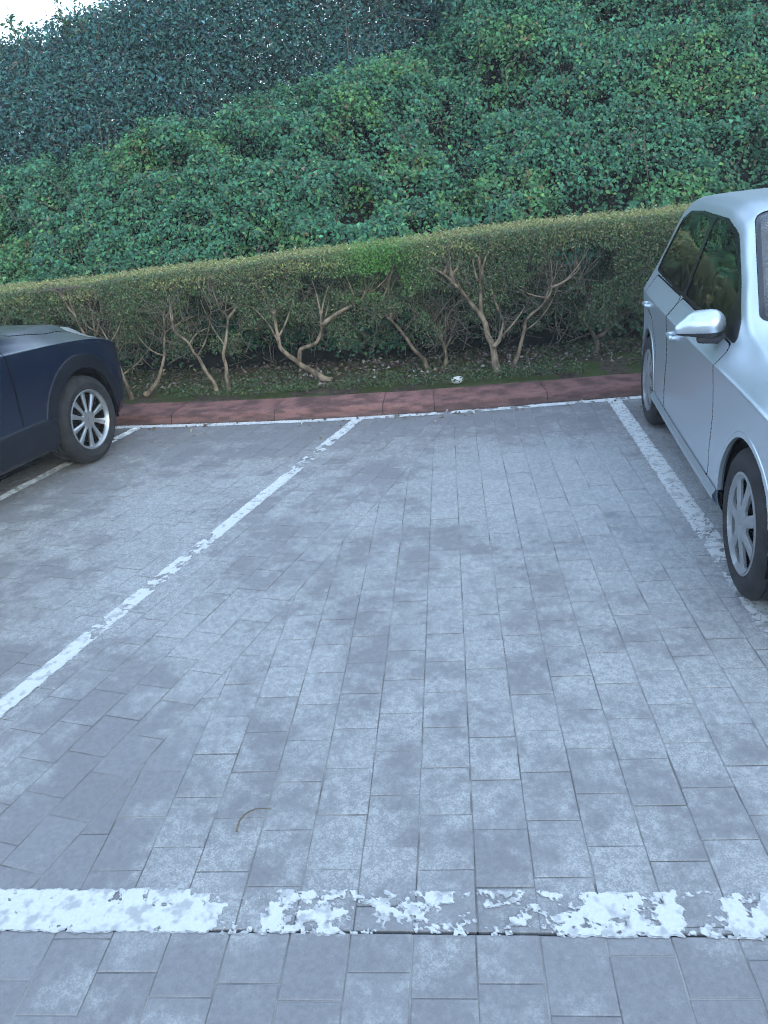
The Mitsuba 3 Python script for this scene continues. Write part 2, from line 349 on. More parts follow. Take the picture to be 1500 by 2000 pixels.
# ------------------------------------------------------------------ bed and bank
def crest(x):
    return (np.interp(x, [-14, -9, -6, -3.95, -3.2, -2.44, -1.75, -1.11, 0.45, 1.12, 2.0, 5.0, 9, 14], [0.9, 1.1, 1.45, 1.80, 2.0, 2.26, 2.46, 2.6, 2.82, 3.05, 3.7, 4.3, 4.6, 4.8]),
            np.interp(x, [-14, -4, -2.4, -1.1, 0.45, 1.1, 2.0, 5, 14], [9.8, 9.6, 9.7, 9.9, 10.2, 10.4, 10.8, 11.2, 11.6]))
def bank_z(x, y):
    zc, yc = crest(x)
    yt = kerb_y(np.clip(x, -12, 12)) + 1.45
    t = np.clip((y - yt) / (yc - yt), 0, 1)
    s = np.sin(t * math.pi / 2) ** 1.15
    z = 0.10 + (zc - 0.35) * s
    back = np.clip(y - yc, 0, 60)
    return z + np.where(x > 1.2, 0.35, 0.12) * np.minimum(back, 3.0) + 0.02 * back
xs = np.linspace(-14, 14, 141); ys = np.linspace(0, 1, 90) ** 1.4
X, Tt = np.meshgrid(xs, ys, indexing='ij')
Y = kerb_y(np.clip(X, -12, 12)) + 1.30 + Tt * 30
Z = bank_z(X, Y) - 0.34 * np.clip(Tt * 40, 0, 1) + 0.12 * (meshkit.fbm(np.stack([X * 1.5, Y * 1.5, X * 0], -1), 3, 2) - 0.5) * (Tt > 0.01)
i = (np.arange(140)[:, None] * 90 + np.arange(89)[None]).reshape(-1)
put('bank', trimesh.Trimesh(np.stack([X, Y, Z], -1).reshape(-1, 3), np.vstack([np.c_[i, i + 90, i + 91], np.c_[i, i + 91, i + 1]]), process=False), 'bank_soil', smooth=True)
lab('bank', 'steep earth bank rising behind the hedge', kind='structure')
xs = np.linspace(-9, 7, 161); ws = np.linspace(0.37, 1.7, 27)
X, W = np.meshgrid(xs, ws, indexing='ij'); Y = kerb_y(X) + W
Z = 0.075 + 0.05 * np.minimum((W - 0.37) / 0.4, 1) + 0.05 * (meshkit.fbm(np.stack([X * 5, Y * 5, X * 0], -1), 3, 4) - 0.45)
i = (np.arange(160)[:, None] * 27 + np.arange(26)[None]).reshape(-1)
put('planting_bed', trimesh.Trimesh(np.stack([X, Y, Z], -1).reshape(-1, 3), np.vstack([np.c_[i, i + 27, i + 28], np.c_[i, i + 28, i + 1]]), process=False), 'bed_soil', smooth=True)
lab('planting_bed', 'mossy soil bed behind the red kerb', kind='structure')

# ------------------------------------------------------------------ leaves
def unit(v): return v / (np.linalg.norm(v, axis=-1, keepdims=True) + 1e-12)
def leaf_mesh(P, N, D, length, width, color, fold=0.25, simple=False):
    """Leaves at P, facing N, growing along D: a folded kite of four triangles (two if simple), one colour each."""
    N = unit(N); D = unit(D - (D * N).sum(1)[:, None] * N); S = np.cross(N, D); n = len(P)
    L, Wd = np.broadcast_to(length, n)[:, None], np.broadcast_to(width, n)[:, None]
    lift = N * Wd * fold
    base, tip = P - D * L * 0.5, P + D * L * 0.5 - N * L * 0.12
    l, r = P - S * Wd * 0.5 + lift - D * L * 0.08, P + S * Wd * 0.5 + lift - D * L * 0.08
    if simple:
        V = np.stack([base, r, tip, l], 1); f = np.array([[0, 1, 2], [0, 2, 3]]); k = 4
    else:
        V = np.stack([base, r, tip, l, P + N * L * 0.03], 1); f = np.array([[0, 1, 4], [1, 2, 4], [2, 3, 4], [3, 0, 4]]); k = 5
    Fm = (np.arange(n)[:, None, None] * k + f[None]).reshape(-1, 3)
    return V.reshape(-1, 3), Fm, np.repeat(color, k, 0)
def put_leaves(key, parts, bsdf):
    offs = np.cumsum([0] + [len(p[0]) for p in parts[:-1]])
    put(key, (np.vstack([p[0] for p in parts]), np.vstack([p[1] + o for p, o in zip(parts, offs)])), bsdf, color=np.vstack([p[2] for p in parts]))
def palette(n, cols, wts, var, r):
    c = np.array(cols)[r.choice(len(cols), n, p=np.array(wts) / sum(wts))]
    return np.clip(1.10 * c * np.exp(r.normal(0, var, (n, 1))) * np.exp(r.normal(0, var * 0.35, (n, 3))), 0.004, 0.8)

def cover_surface(x, y):
    z = bank_z(x, y)
    q = np.stack([x, y, z], -1)
    lump = 0.55 * (meshkit.fbm(q * [1.0, 1.0, 1.0], 2, 7) - 0.45) + 0.46 * (meshkit.fbm(q * 2.6, 2, 17) - 0.5)
    return z + 0.30 + lump
def surf_frame(fn, x, y, e=0.06):
    z = fn(x, y); gx = (fn(x + e, y) - fn(x - e, y)) / (2 * e); gy = (fn(x, y + e) - fn(x, y - e)) / (2 * e)
    return z, np.stack([-gx, -gy, np.ones_like(z)], -1)
def smooth01(a, b, v):
    t = np.clip((v - a) / (b - a), 0, 1); return t * t * (3 - 2 * t)
def creeper(n, seed, depth=0.0):
    r = np.random.default_rng(seed)
    x = r.uniform(-8, 11, n); zc, yc = crest(x)
    y0 = kerb_y(x) + 1.45
    y = y0 + (yc + 0.45 - y0) * r.uniform(0, 1, n)
    z, nrm = surf_frame(cover_surface, x, y)
    area = np.linalg.norm(nrm, axis=1); keep = r.uniform(0, 3.2, n) < area
    x, y, z, nrm = x[keep], y[keep], z[keep], unit(nrm[keep]); n = len(x)
    clump = meshkit.fbm(np.stack([x, y, z], -1) * 7, 2, 23)
    hole = meshkit.fbm(np.stack([x, y, z], -1) * 3.1, 2, 29)
    k = hole > (0.24 if depth == 0 else 0.0)
    x, y, z, nrm, clump = x[k], y[k], z[k], nrm[k], clump[k]; n = len(x)
    sink = 0.24 * smooth01(0.50, 0.36, meshkit.fbm(np.stack([x, y, z], -1) * 1.9, 2, 53))     # shaded hollows
    P = np.stack([x, y, z], -1) + nrm * (-sink + (clump - 0.5) * 0.30 + r.uniform(-0.08, 0.06, n) - depth)[:, None]
    N = unit(nrm * 0.7 + np.array([0, -0.45, 0.75]) + r.normal(0, 0.42, (n, 3)))
    D = unit(np.array([0, -0.5, -0.6]) + r.normal(0, 0.7, (n, 3)))
    L = r.uniform(0.024, 0.064, n)
    col = palette(n, [(0.040, 0.125, 0.070), (0.055, 0.155, 0.080), (0.030, 0.092, 0.058), (0.09, 0.18, 0.065), (0.10, 0.09, 0.06)], [5, 4, 4, 1.0, 0.5], 0.22, r)
    yel = meshkit.fbm(np.stack([x, y, z], -1) * 1.7, 2, 37) > 0.62
    col[yel] = col[yel] * [1.3, 1.12, 0.85]
    return leaf_mesh(P, N, D, L, L * r.uniform(0.55, 0.85, n), col, simple=True)
put_leaves('creeper', [creeper(490000, 101), creeper(170000, 102, 0.13)], 'leaf')
lab('creeper', 'dense broad leaved green creeper covering the bank behind the hedge', 'creeper', kind='stuff')
# stalks and dry stems among the creeper
def stems(n, seed, zone, rad=(0.003, 0.007)):
    r = np.random.default_rng(seed); out = []
    for _ in range(n):
        p = zone(r); d = unit(np.array([r.normal(0, 0.6), r.normal(-0.2, 0.5), r.normal(0.7, 0.5)]))
        L = r.uniform(0.2, 0.6); b = r.normal(0, 0.06, 3)
        out.append(tube([p, p + d * L * 0.5 + b, p + d * L + b * 0.3], np.array([1, 0.8, 0.4]) * r.uniform(*rad), 4))
    return cat(out)
def on_bank(r):
    x = r.uniform(-6, 6); zc, yc = crest(x); y = r.uniform(float(kerb_y(x)) + 1.5, float(yc))
    return np.array([x, y, float(cover_surface(np.array(x), np.array(y))) - 0.08])
put('creeper__dry_stem', stems(260, 5, on_bank, (0.002, 0.005)), 'twig_bark'); lab('creeper__dry_stem', kind='stuff')

# the thicket on top of the bank, left and middle, and the taller one on the right
def thicket(key, x0, x1, top, depth, base_off, n, seed, cols, wts, L0, L1, label):
    r = np.random.default_rng(seed)
    x = r.uniform(x0, x1, n); w = r.uniform(0, 1, n) ** 1.3; u = r.uniform(0, 1, n)
    zc, yc = crest(x)
    yb = yc + base_off
    zb = bank_z(x, yb)
    h = top(x) - zb
    ed = meshkit.fbm(np.stack([x * 1.3, x * 0 + seed, x * 0], -1), 3, seed) - 0.5
    h = h * (1 + 0.14 * ed)
    bulge = np.sqrt(np.clip(1 - (2 * u - 0.9) ** 2 * 0.8, 0.02, 1))
    y = yb + depth * w + 0.55 * (1 - bulge) + 0.4 * u
    z = zb + (1.14 * u - 0.14) * h
    q = np.stack([x, y, z], -1)
    y = y - 0.9 * (meshkit.fbm(q * [1.1, 0.3, 1.1], 3, seed + 1) - 0.45)
    g = meshkit.fbm(np.stack([x, y, z], -1) * 2.4, 2, seed + 2)
    k = (g > 0.33) | (r.uniform(0, 1, n) < 0.65)
    q = np.stack([x, y, z], -1)[k]; n = len(q)
    q = q + r.normal(0, 0.05, (n, 3)) * [1, 1, 1.3]
    N = unit(np.array([0, -0.6, 0.6]) + r.normal(0, 0.5, (n, 3)))
    D = unit(np.array([0, -0.2, 0.1]) + r.normal(0, 0.8, (n, 3)))
    L = r.uniform(L0, L1, n)
    col = palette(n, cols, wts, 0.26, r)
    put_leaves(key, [leaf_mesh(q, N, D, L, L * r.uniform(0.35, 0.65, n), col, simple=True)], 'leaf')
    lab(key, label, 'thicket', kind='stuff')
def top_left(x): return np.interp(x, [-12, -9, -6, -4.4, -3.84, -2.8, -2.3, -1, 0.5, 3], [3.2, 3.35, 3.5, 3.62, 3.74, 3.92, 4.12, 4.7, 5.1, 5.5])
thicket('thicket', -11.0, 2.0, top_left, 1.8, 0.45, 420000, 201, [(0.036, 0.100, 0.092), (0.047, 0.120, 0.106), (0.029, 0.077, 0.078), (0.06, 0.11, 0.08), (0.08, 0.07, 0.072)], [5, 4, 4, 1, 0.5], 0.03, 0.075,
        'dark bushy thicket along the top of the bank against the sky')
thicket('thicket_001', 1.2, 12, lambda x: np.interp(x, [1.2, 2, 9.5], [5.4, 6.0, 6.4]), 1.5, -0.25, 200000, 202, [(0.032, 0.095, 0.070), (0.046, 0.122, 0.08), (0.025, 0.065, 0.05), (0.08, 0.14, 0.065)], [5, 4, 3, 1], 0.04, 0.10,
        'tall green leafy thicket above the creeper at the right')
def in_thicket(r):
    x = r.uniform(-8, 7); zc, yc = crest(x); y = float(yc) + r.uniform(0.2, 1.6)
    return np.array([x, y, float(bank_z(np.array(x), np.array(y))) + r.uniform(0, 2.0)])
put('thicket__stem', stems(220, 6, in_thicket, (0.003, 0.007)), 'twig_bark'); lab('thicket__stem', kind='stuff')
# a few sprays that stand out against the sky
r = np.random.default_rng(77); sp, tw = [], []
for px in np.linspace(-5.6, -1.9, 26):
    x = px + r.normal(0, 0.1); b = np.array([x, float(crest(x)[1]) + 1.5 + r.normal(0, 0.25), float(top_left(x)) - 0.3])
    tip = b + np.array([r.normal(-0.1, 0.12), r.normal(0, 0.1), r.uniform(0.35, 0.75)])
    path = smooth_path([b, (b + tip) / 2 + r.normal(0, 0.04, 3), tip], 5); tw.append(tube(path, np.linspace(0.006, 0.002, len(path)), 4))
    n = 26; t = r.uniform(0.1, 1, n)[:, None]; P = b * (1 - t) + tip * t + r.normal(0, 0.045, (n, 3))
    sp.append(leaf_mesh(P, r.normal(0, 1, (n, 3)) + [0, -0.5, 0.5], r.normal(0, 1, (n, 3)) + [0, 0, 0.6], r.uniform(0.05, 0.1, n), r.uniform(0.02, 0.045, n), palette(n, [(0.04, 0.10, 0.05), (0.06, 0.12, 0.05)], [1, 1], 0.2, r)))
put_leaves('thicket__spray', sp, 'leaf'); lab('thicket__spray', kind='stuff')
put('thicket__spray_stem', cat(tw), 'twig_bark'); lab('thicket__spray_stem', kind='stuff')

# ------------------------------------------------------------------ hedge: each shrub a thing
STEMS = {
    'k': [[(-3.62, 7.42, 0.1), (-3.55, 7.40, 0.45), (-3.66, 7.42, 0.75), (-3.6, 7.4, 0.98)], [(-3.55, 7.4, 0.45), (-3.36, 7.42, 0.72), (-3.3, 7.4, 0.95)]],
    'j': [[(-2.66,7.15,0.11),(-2.47,7.13,0.5),(-2.52,7.14,0.83),(-2.6,7.16,0.96),(-2.62,7.12,1.09)],[(-2.47,7.11,0.51),(-2.37,7.18,0.71),(-2.28,7.14,0.89)]],
    'a': [[(-2.13,6.95,0.09),(-2.16,6.93,0.29),(-2.19,6.95,0.47),(-2.28,6.97,0.75)],[(-2.01,6.94,0.12),(-1.87,6.96,0.25),(-1.78,6.96,0.46),(-1.73,6.92,0.65),(-1.71,6.91,0.82)]],
    'b': [[(-1.34,6.83,0.11),(-1.46,6.86,0.41),(-1.53,6.82,0.55),(-1.62,6.81,0.7),(-1.64,6.87,0.86)],[(-1.25,6.83,0.11),(-1.25,6.86,0.37),(-1.22,6.83,0.52),(-1.17,6.85,0.73),(-1.22,6.81,0.84),(-1.25,6.85,1.0)],[(-1.17,6.86,0.73),(-1.07,6.84,0.84),(-1.02,6.85,0.98)]],
    'c': [[(-0.36,6.84,0.11),(-0.61,6.85,0.3),(-0.76,6.8,0.48),(-0.78,6.86,0.75),(-0.81,6.85,0.85),(-0.86,6.82,1.03)],[(-0.77,6.8,0.76),(-0.64,6.87,0.85),(-0.57,6.84,1.0)],[(-0.61,6.86,0.3),(-0.59,6.80,0.42),(-0.44,6.76,0.48),(-0.38,6.74,0.63),(-0.36,6.75,0.75),(-0.3,6.80,0.92)],[(-0.38,6.74,0.63),(-0.19,6.77,0.73),(-0.05,6.80,0.78),(0.04,6.81,0.89)]],
    'd': [[(0.51,6.89,0.11),(0.37,6.86,0.36),(0.21,6.81,0.6),(0.06,6.83,0.75),(-0.04,6.85,0.93)],[(0.21,6.81,0.6),(0.21,6.84,0.79),(0.28,6.85,0.94)]],
    'e': [[(0.61,6.89,0.11),(0.66,6.88,0.31),(0.63,6.88,0.41),(0.59,6.9,0.62)],[(0.66,6.9,0.31),(0.73,6.93,0.43),(0.77,6.91,0.65)]],
    'f': [[(1.06,6.57,0.11),(1.02,6.61,0.31),(0.95,6.6,0.58),(0.82,6.61,0.76),(0.73,6.59,0.88),(0.55,6.58,1.02)],[(0.96,6.6,0.55),(0.94,6.61,0.65),(0.94,6.61,0.86),(0.91,6.60,0.92),(0.89,6.62,1.05)],[(1.01,6.58,0.33),(1.09,6.6,0.42),(1.12,6.62,0.58)],[(0.72,6.59,0.88),(0.7,6.62,1.05)]],
    'g': [[(1.18,6.67,0.11),(1.28,6.67,0.35),(1.32,6.66,0.53),(1.44,6.61,0.65),(1.52,6.60,0.78),(1.51,6.62,1.0)],[(1.51,6.60,0.79),(1.64,6.60,0.83),(1.76,6.63,0.92)]],
    'h': [[(2.02,7.0,0.11),(1.99,7.0,0.24),(1.88,6.96,0.46),(1.93,6.9,0.66)],[(1.98,6.97,0.26),(2.1,6.98,0.34),(2.11,6.95,0.56)]],
    'i': [[(2.56,6.95,0.09),(2.36,6.80,0.51),(2.22,6.72,0.71),(2.13,6.68,0.91),(2.1,6.70,1.03)],[(2.45,6.86,0.32),(2.36,6.72,0.65),(2.37,6.68,0.92),(2.42,6.7,1.05)]],
    'l': [[(3.3, 6.8, 0.1), (3.25, 6.75, 0.5), (3.15, 6.7, 0.8), (3.1, 6.7, 1.0)], [(3.25, 6.75, 0.5), (3.45, 6.7, 0.8), (3.5, 6.7, 1.0)]],
}
SHRUBS = {'k': (-3.5, 0.020, 'clipped hedge shrub farthest left, above the bonnet of the dark blue car'),
          'j': (-2.45, 0.018, 'clipped hedge shrub right behind the wheel of the dark blue car'),
          'a': (-1.83, 0.017, 'clipped hedge shrub with two spreading stems just right of the dark blue car'),
          'b': (-1.30, 0.017, 'clipped hedge shrub with a leaning and an upright stem, second from the dark blue car'),
          'c': (-0.62, 0.025, 'clipped hedge shrub with a thick stem leaning far left and a curved pale branch'),
          'd': (0.14, 0.017, 'clipped hedge shrub with bright green top and one long stem leaning left'),
          'e': (0.62, 0.015, 'clipped hedge shrub with a short forked stem left of the white stone'),
          'f': (0.95, 0.028, 'clipped hedge shrub with the thickest trunk, branching like a Y close behind the kerb'),
          'g': (1.48, 0.016, 'clipped hedge shrub with one thin pale stem bending right beside the thickest trunk'),
          'h': (1.98, 0.020, 'clipped hedge shrub with a stump-like grey trunk deep in the shade'),
          'i': (2.40, 0.020, 'clipped hedge shrub with bare leaning branches at the tail of the silver car'),
          'l': (3.2, 0.020, 'clipped hedge shrub farthest right, behind the silver car')}
names = list(SHRUBS); centres = np.array([SHRUBS[k][0] for k in names])
def hedge_top(x): return np.interp(x, [-5, -2.9, -1.2, 0, 1.2, 2.6, 5], [1.03, 1.08, 1.15, 1.205, 1.25, 1.275, 1.30])
def hedge_leaves(n, seed, mode):
    r = np.random.default_rng(seed)
    x = r.uniform(-5.2, 4.4, n); y0 = kerb_y(x) + 0.60; zt = hedge_top(x)
    lum = meshkit.fbm(np.stack([x * 1.6, x * 0, x * 0], -1), 3, 71) - 0.5
    zt = zt + 0.03 * lum
    if mode == 'top':                                                # the clipped upper skin
        w = r.uniform(0, 0.95, n); ex = np.clip(0.14 - w, 0, 0.14) / 0.14
        z = zt + r.normal(0, 0.014, n) - 0.07 * ex ** 2 - np.abs(r.normal(0, 0.045, n))
        y = y0 + w
        P = np.stack([x, y, z], -1); dens = meshkit.fbm(P * 5, 2, 72); k = dens > 0.33
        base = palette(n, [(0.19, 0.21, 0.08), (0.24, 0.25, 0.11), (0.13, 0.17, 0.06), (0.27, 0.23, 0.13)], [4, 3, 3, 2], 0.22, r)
    else:                                                            # the thinner front
        u = r.uniform(0, 1, n) ** 0.62; lo = 0.20 + 0.26 * (meshkit.fbm(np.stack([x * 2.2, x * 0 + 3, x * 0], -1), 2, 73))
        z = lo + (zt - lo) * u
        belly = 0.10 * (1 - u) ** 1.5
        y = y0 + belly + np.abs(r.normal(0, 0.16, n)) - 0.10 * (meshkit.fbm(np.stack([x * 3, z * 3, x * 0], -1), 2, 74) - 0.5) * 2
        P = np.stack([x, y, z], -1); dens = meshkit.fbm(P * [4.2, 3, 4.2], 3, 75)
        k = dens > np.interp(u, [0, 0.35, 0.7, 0.9, 1], [0.58, 0.525, 0.46, 0.36, 0.2])
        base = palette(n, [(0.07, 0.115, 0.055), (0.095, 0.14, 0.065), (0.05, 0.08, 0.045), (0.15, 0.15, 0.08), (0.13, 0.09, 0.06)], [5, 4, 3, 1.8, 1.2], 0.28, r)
    lush = np.exp(-((x - 0.12) / 0.30) ** 2) * np.clip((z - 0.72) / 0.2, 0, 1) * (r.uniform(0, 1, n) < 0.8)
    base = base * (1 - lush[:, None]) + np.array([0.075, 0.20, 0.04]) * np.exp(r.normal(0, 0.2, (n, 1))) * lush[:, None]
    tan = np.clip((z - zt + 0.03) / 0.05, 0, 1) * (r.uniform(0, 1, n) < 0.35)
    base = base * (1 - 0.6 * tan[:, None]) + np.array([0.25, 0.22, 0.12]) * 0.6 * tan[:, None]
    P, base, x = P[k], base[k], x[k]; n = len(P)
    N = r.normal(0, 1, (n, 3)) + [0, -0.5, 0.5]; D = r.normal(0, 0.8, (n, 3)) + [0, -0.25, 0.7]
    L = r.uniform(0.016, 0.034, n)
    return P, unit(N), D, L, L * r.uniform(0.28, 0.45, n), base, x
def inner_leaves(n, seed):
    r = np.random.default_rng(seed)
    x = r.uniform(-5.2, 4.4, n); zt = hedge_top(x)
    z = 0.36 + (zt - 0.40) * r.uniform(0, 1, n) ** 0.8; y = kerb_y(x) + 0.60 + r.uniform(0.30, 0.95, n)
    P = np.stack([x, y, z], -1); k = meshkit.fbm(P * 3.2, 2, 91) > np.interp(z, [0.44, 0.75], [0.54, 0.38]); P = P[k]; n = len(P)
    L = r.uniform(0.022, 0.042, n)
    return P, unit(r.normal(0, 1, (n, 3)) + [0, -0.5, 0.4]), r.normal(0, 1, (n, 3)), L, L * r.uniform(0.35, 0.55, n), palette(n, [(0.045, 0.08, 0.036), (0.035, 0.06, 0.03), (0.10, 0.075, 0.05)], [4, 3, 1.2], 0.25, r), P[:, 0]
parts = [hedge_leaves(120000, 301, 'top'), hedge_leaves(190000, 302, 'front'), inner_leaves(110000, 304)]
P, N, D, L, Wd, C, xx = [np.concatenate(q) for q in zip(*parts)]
r = np.random.default_rng(303)
own = np.argmin(np.abs((xx + r.normal(0, 0.07, len(xx)))[:, None] - centres[None]), 1)
for si, k in enumerate(names):
    key = numbered('hedge_shrub'); cx, rad, text = SHRUBS[k]
    lab(key, text, 'hedge', 'shrubs of the clipped hedge')
    sel = own == si
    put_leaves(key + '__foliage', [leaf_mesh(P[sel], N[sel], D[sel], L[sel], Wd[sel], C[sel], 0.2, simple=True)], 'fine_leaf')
    ms, count = [], 0
    rr = np.random.default_rng(400 + si)
    for bi, br in enumerate(STEMS[k]):
        pts = np.array(br); path = smooth_path(pts, 6)
        path = path + (meshkit.noise(path * 9, 5)[:, None] - 0.5) * 0.03
        scale = 1.0 if (bi == 0 or br[0][2] < 0.15) else 0.68
        rd = np.linspace(1.0, 0.2, len(path)) * rad * scale * 1.15
        if br[0][2] < 0.15: rd[:3] *= [1.45, 1.2, 1.05]
        put(numbered(key + ('__trunk' if br[0][2] < 0.15 else '__branch')), tube(path, rd, 8), 'bark', smooth=True)
    for br in STEMS[k]:                                              # the fan of side branches
        path = smooth_path(np.array(br), 6); m = len(path)
        for q in range(3 if br[0][2] < 0.15 else 2):
            i0 = int(m * rr.uniform(0.35, 0.9)); b0 = path[min(i0, m - 2)]
            d = unit(np.array([rr.normal(0, 0.75), rr.normal(-0.12, 0.25), rr.uniform(0.5, 1.1)])); Lb = rr.uniform(0.22, 0.42)
            p1 = b0 + d * Lb * 0.5 + rr.normal(0, 0.03, 3); p2 = b0 + d * Lb + np.array([0, 0, 0.06]) + rr.normal(0, 0.03, 3); p2[2] = min(p2[2], hedge_top(cx) - 0.05)
            p1[1] = max(p1[1], float(kerb_y(cx)) + 0.66); p2[1] = max(p2[1], float(kerb_y(cx)) + 0.72)
            pp = smooth_path([b0, p1, p2], 5)
            put(numbered(key + '__branch'), tube(pp, np.linspace(0.36, 0.10, len(pp)) * rad * 1.15, 6), 'bark', smooth=True)
    tw = []
    ends = [np.array(b[-1]) for b in STEMS[k]] + [np.array(b[len(b) // 2]) for b in STEMS[k]] + [np.array(b[-2]) for b in STEMS[k]]
    for _ in range(120):
        b = ends[rr.integers(len(ends))] + rr.normal(0, 0.05, 3)
        if rr.uniform() < 0.5: b = np.array([cx + rr.normal(0, 0.28), float(kerb_y(cx)) + rr.uniform(0.62, 1.0), rr.uniform(0.3, 0.85)])
        d = unit(np.array([rr.normal(0, 0.75), rr.normal(-0.1, 0.4), rr.normal(0.75, 0.45)])); Lt = rr.uniform(0.12, 0.38); bend = rr.normal(0, 0.035, 3)
        q = np.array([b, b + d * Lt * 0.5 + bend, b + d * Lt]); q[:, 2] = np.minimum(q[:, 2], hedge_top(cx) - 0.02)
        tw.append(tube(q, np.array([1, 0.75, 0.4]) * rr.uniform(0.0014, 0.0036), 4))
    put(key + '__twigs', cat(tw), 'twig_bark'); lab(key + '__twigs', kind='stuff')

# weeds, litter, the white stone
def low_plants(n, seed):
    r = np.random.default_rng(seed)
    x = r.uniform(-5, 4.4, n); w = r.uniform(0.42, 1.6, n); y = kerb_y(x) + w
    g = meshkit.fbm(np.stack([x * 2.4, y * 2.4, x * 0], -1), 3, 81)
    k = (g > 0.47) & (r.uniform(0, 1, n) < np.where(w < 0.75, 1, 0.55)); x, y, g = x[k], y[k], g[k]; n = len(x)
    h = r.uniform(0.0, 1, n) ** 1.5 * (0.01 + 0.26 * np.clip(g - 0.47, 0, 0.3))
    P = np.stack([x, y, 0.125 + h], -1)
    col = palette(n, [(0.045, 0.075, 0.028), (0.065, 0.09, 0.034), (0.033, 0.058, 0.026), (0.09, 0.085, 0.045)], [4, 3, 3, 1.5], 0.25, r)
    L = r.uniform(0.012, 0.034, n)
    return leaf_mesh(P, r.normal(0, 0.6, (n, 3)) + [0, -0.5, 0.8], r.normal(0, 1, (n, 3)), L, L * r.uniform(0.3, 0.6, n), col, simple=True)
put_leaves('ground_cover', [low_plants(42000, 501)], 'fine_leaf')
lab('ground_cover', 'low moss and weeds growing between kerb and hedge stems', 'weeds', kind='stuff')
def litter(n, seed, spread):
    r = np.random.default_rng(seed)
    x, y, z = spread(r, n)
    col = palette(n, [(0.17, 0.13, 0.105), (0.24, 0.20, 0.18), (0.10, 0.07, 0.05), (0.32, 0.30, 0.29)], [4, 2.5, 5, 0.6], 0.25, r)
    L = r.uniform(0.018, 0.05, n)
    return leaf_mesh(np.stack([x, y, z], -1), r.normal(0, 0.35, (n, 3)) + [0, -0.2, 1], r.normal(0, 1, (n, 3)), L, L * r.uniform(0.35, 0.7, n), col, 0.35)
def bed_spread(r, n):
    x = r.uniform(-5, 4.4, n); w = 0.45 + 1.15 * r.beta(2.2, 1.6, n); y = kerb_y(x) + w
    return x, y, 0.135 + r.uniform(0, 0.03, n)
put_leaves('leaf_litter', [litter(4200, 502, bed_spread)], 'litter')
lab('leaf_litter', 'dry fallen leaves under the hedge', 'leaf litter', kind='stuff')
def kerb_spread(r, n):
    x = r.uniform(-4, 3, n); y = kerb_y(x) - 0.03 - np.abs(r.exponential(0.10, n)); return x, y, 0.006 + r.uniform(0, 0.006, n)
put_leaves('leaf_litter__stray_leaf', [litter(110, 503, kerb_spread)], 'litter'); lab('leaf_litter__stray_leaf', kind='stuff')
s = trimesh.creation.icosphere(3, 1.0); v = s.vertices * [0.052, 0.038, 0.029]
v = v * (0.75 + 0.5 * meshkit.fbm(s.vertices * 1.3 + 4, 3, 6))[:, None]
put('stone', trimesh.Trimesh(v + [0.70, 6.46, 0.125], s.faces, process=False), 'stone_white', smooth=35)
lab('stone', 'small white stone lying behind the red kerb below the hedge', 'stone')
path = smooth_path([(-0.487, 1.728, 0.007), (-0.484, 1.757, 0.012), (-0.464, 1.786, 0.016), (-0.430, 1.803, 0.013), (-0.397, 1.803, 0.007)], 6)
put('twig', tube(path, np.linspace(0.0034, 0.0014, len(path)), 7), 'twig_bark', smooth=True)
lab('twig', 'small curved dry twig lying on the pavers of the empty bay', 'twig')

# ------------------------------------------------------------------ cars
def coat(key, color, metallic, rough):
    principled(key, color, rough, metallic=metallic, specular=0.5, clearcoat=1.0, clearcoat_gloss=0.96)
coat('silver_paint', (0.54, 0.60, 0.65), 0.75, 0.32)
scene['blue_paint'] = {'type': 'twosided', 'bsdf': {'type': 'roughplastic', 'diffuse_reflectance': proc(lambda p, n, uv: mix((0.007, 0.013, 0.030), (0.20, 0.205, 0.215), smoothstep(0.55, 0.98, dr.abs(n.z)) * (0.35 + 0.5 * fbm(p.x * 6, p.y * 6, p.z * 6, 3)))), 'alpha': 0.07, 'int_ior': 1.55}}  # upward faces paler: bright sky reflection painted into the colour
principled('black_gloss', (0.012, 0.012, 0.014), 0.15, specular=0.5)
principled('black_plastic', proc(lambda p, n, uv: mix((0.022, 0.022, 0.024), (0.034, 0.034, 0.036), noise(p.x * 90, p.y * 90, p.z * 90))), 0.55, specular=0.4)
principled('dark_trim', (0.008, 0.010, 0.016), 0.40, specular=0.35)
principled('dark_gap', (0.006, 0.006, 0.007), 0.9, specular=0.1)
principled('rubber', proc(lambda p, n, uv: mix((0.016, 0.016, 0.018), (0.042, 0.041, 0.041), 0.75 * fbm(p.x * 17, p.y * 17, p.z * 17, 3) + 0.35 * smoothstep(0.12, 0.0, p.z))), 0.85, specular=0.25)
principled('alloy', (0.44, 0.45, 0.46), 0.34, metallic=0.85, specular=0.5)
principled('hubcap', (0.27, 0.28, 0.29), 0.40, metallic=0.5, specular=0.5)
principled('seat_cloth', (0.035, 0.035, 0.04), 0.9)
principled('lamp_red', (0.30, 0.012, 0.012), 0.12, specular=0.6, clearcoat=1.0)
principled('lamp_clear', (0.62, 0.65, 0.68), 0.10, metallic=0.6, clearcoat=1.0)
principled('mirror_glass', (0.8, 0.82, 0.85), 0.03, metallic=1.0)
scene['window_glass'] = {'type': 'thindielectric', 'specular_transmittance': {'type': 'rgb', 'value': [0.12, 0.15, 0.17]}}
scene['windscreen_glass'] = {'type': 'thindielectric', 'specular_transmittance': {'type': 'rgb', 'value': [0.24, 0.30, 0.33]}}

def sdp(px, py, poly, rnd=0.0):
    pg = Polygon(poly).buffer(0)
    if rnd: pg = pg.buffer(-rnd).buffer(rnd, quad_segs=10)
    shapely.prepare(pg)
    pt = shapely.points(px, py)
    d = shapely.distance(pt, pg.boundary)
    return np.where(shapely.contains(pg, pt), -d, d)

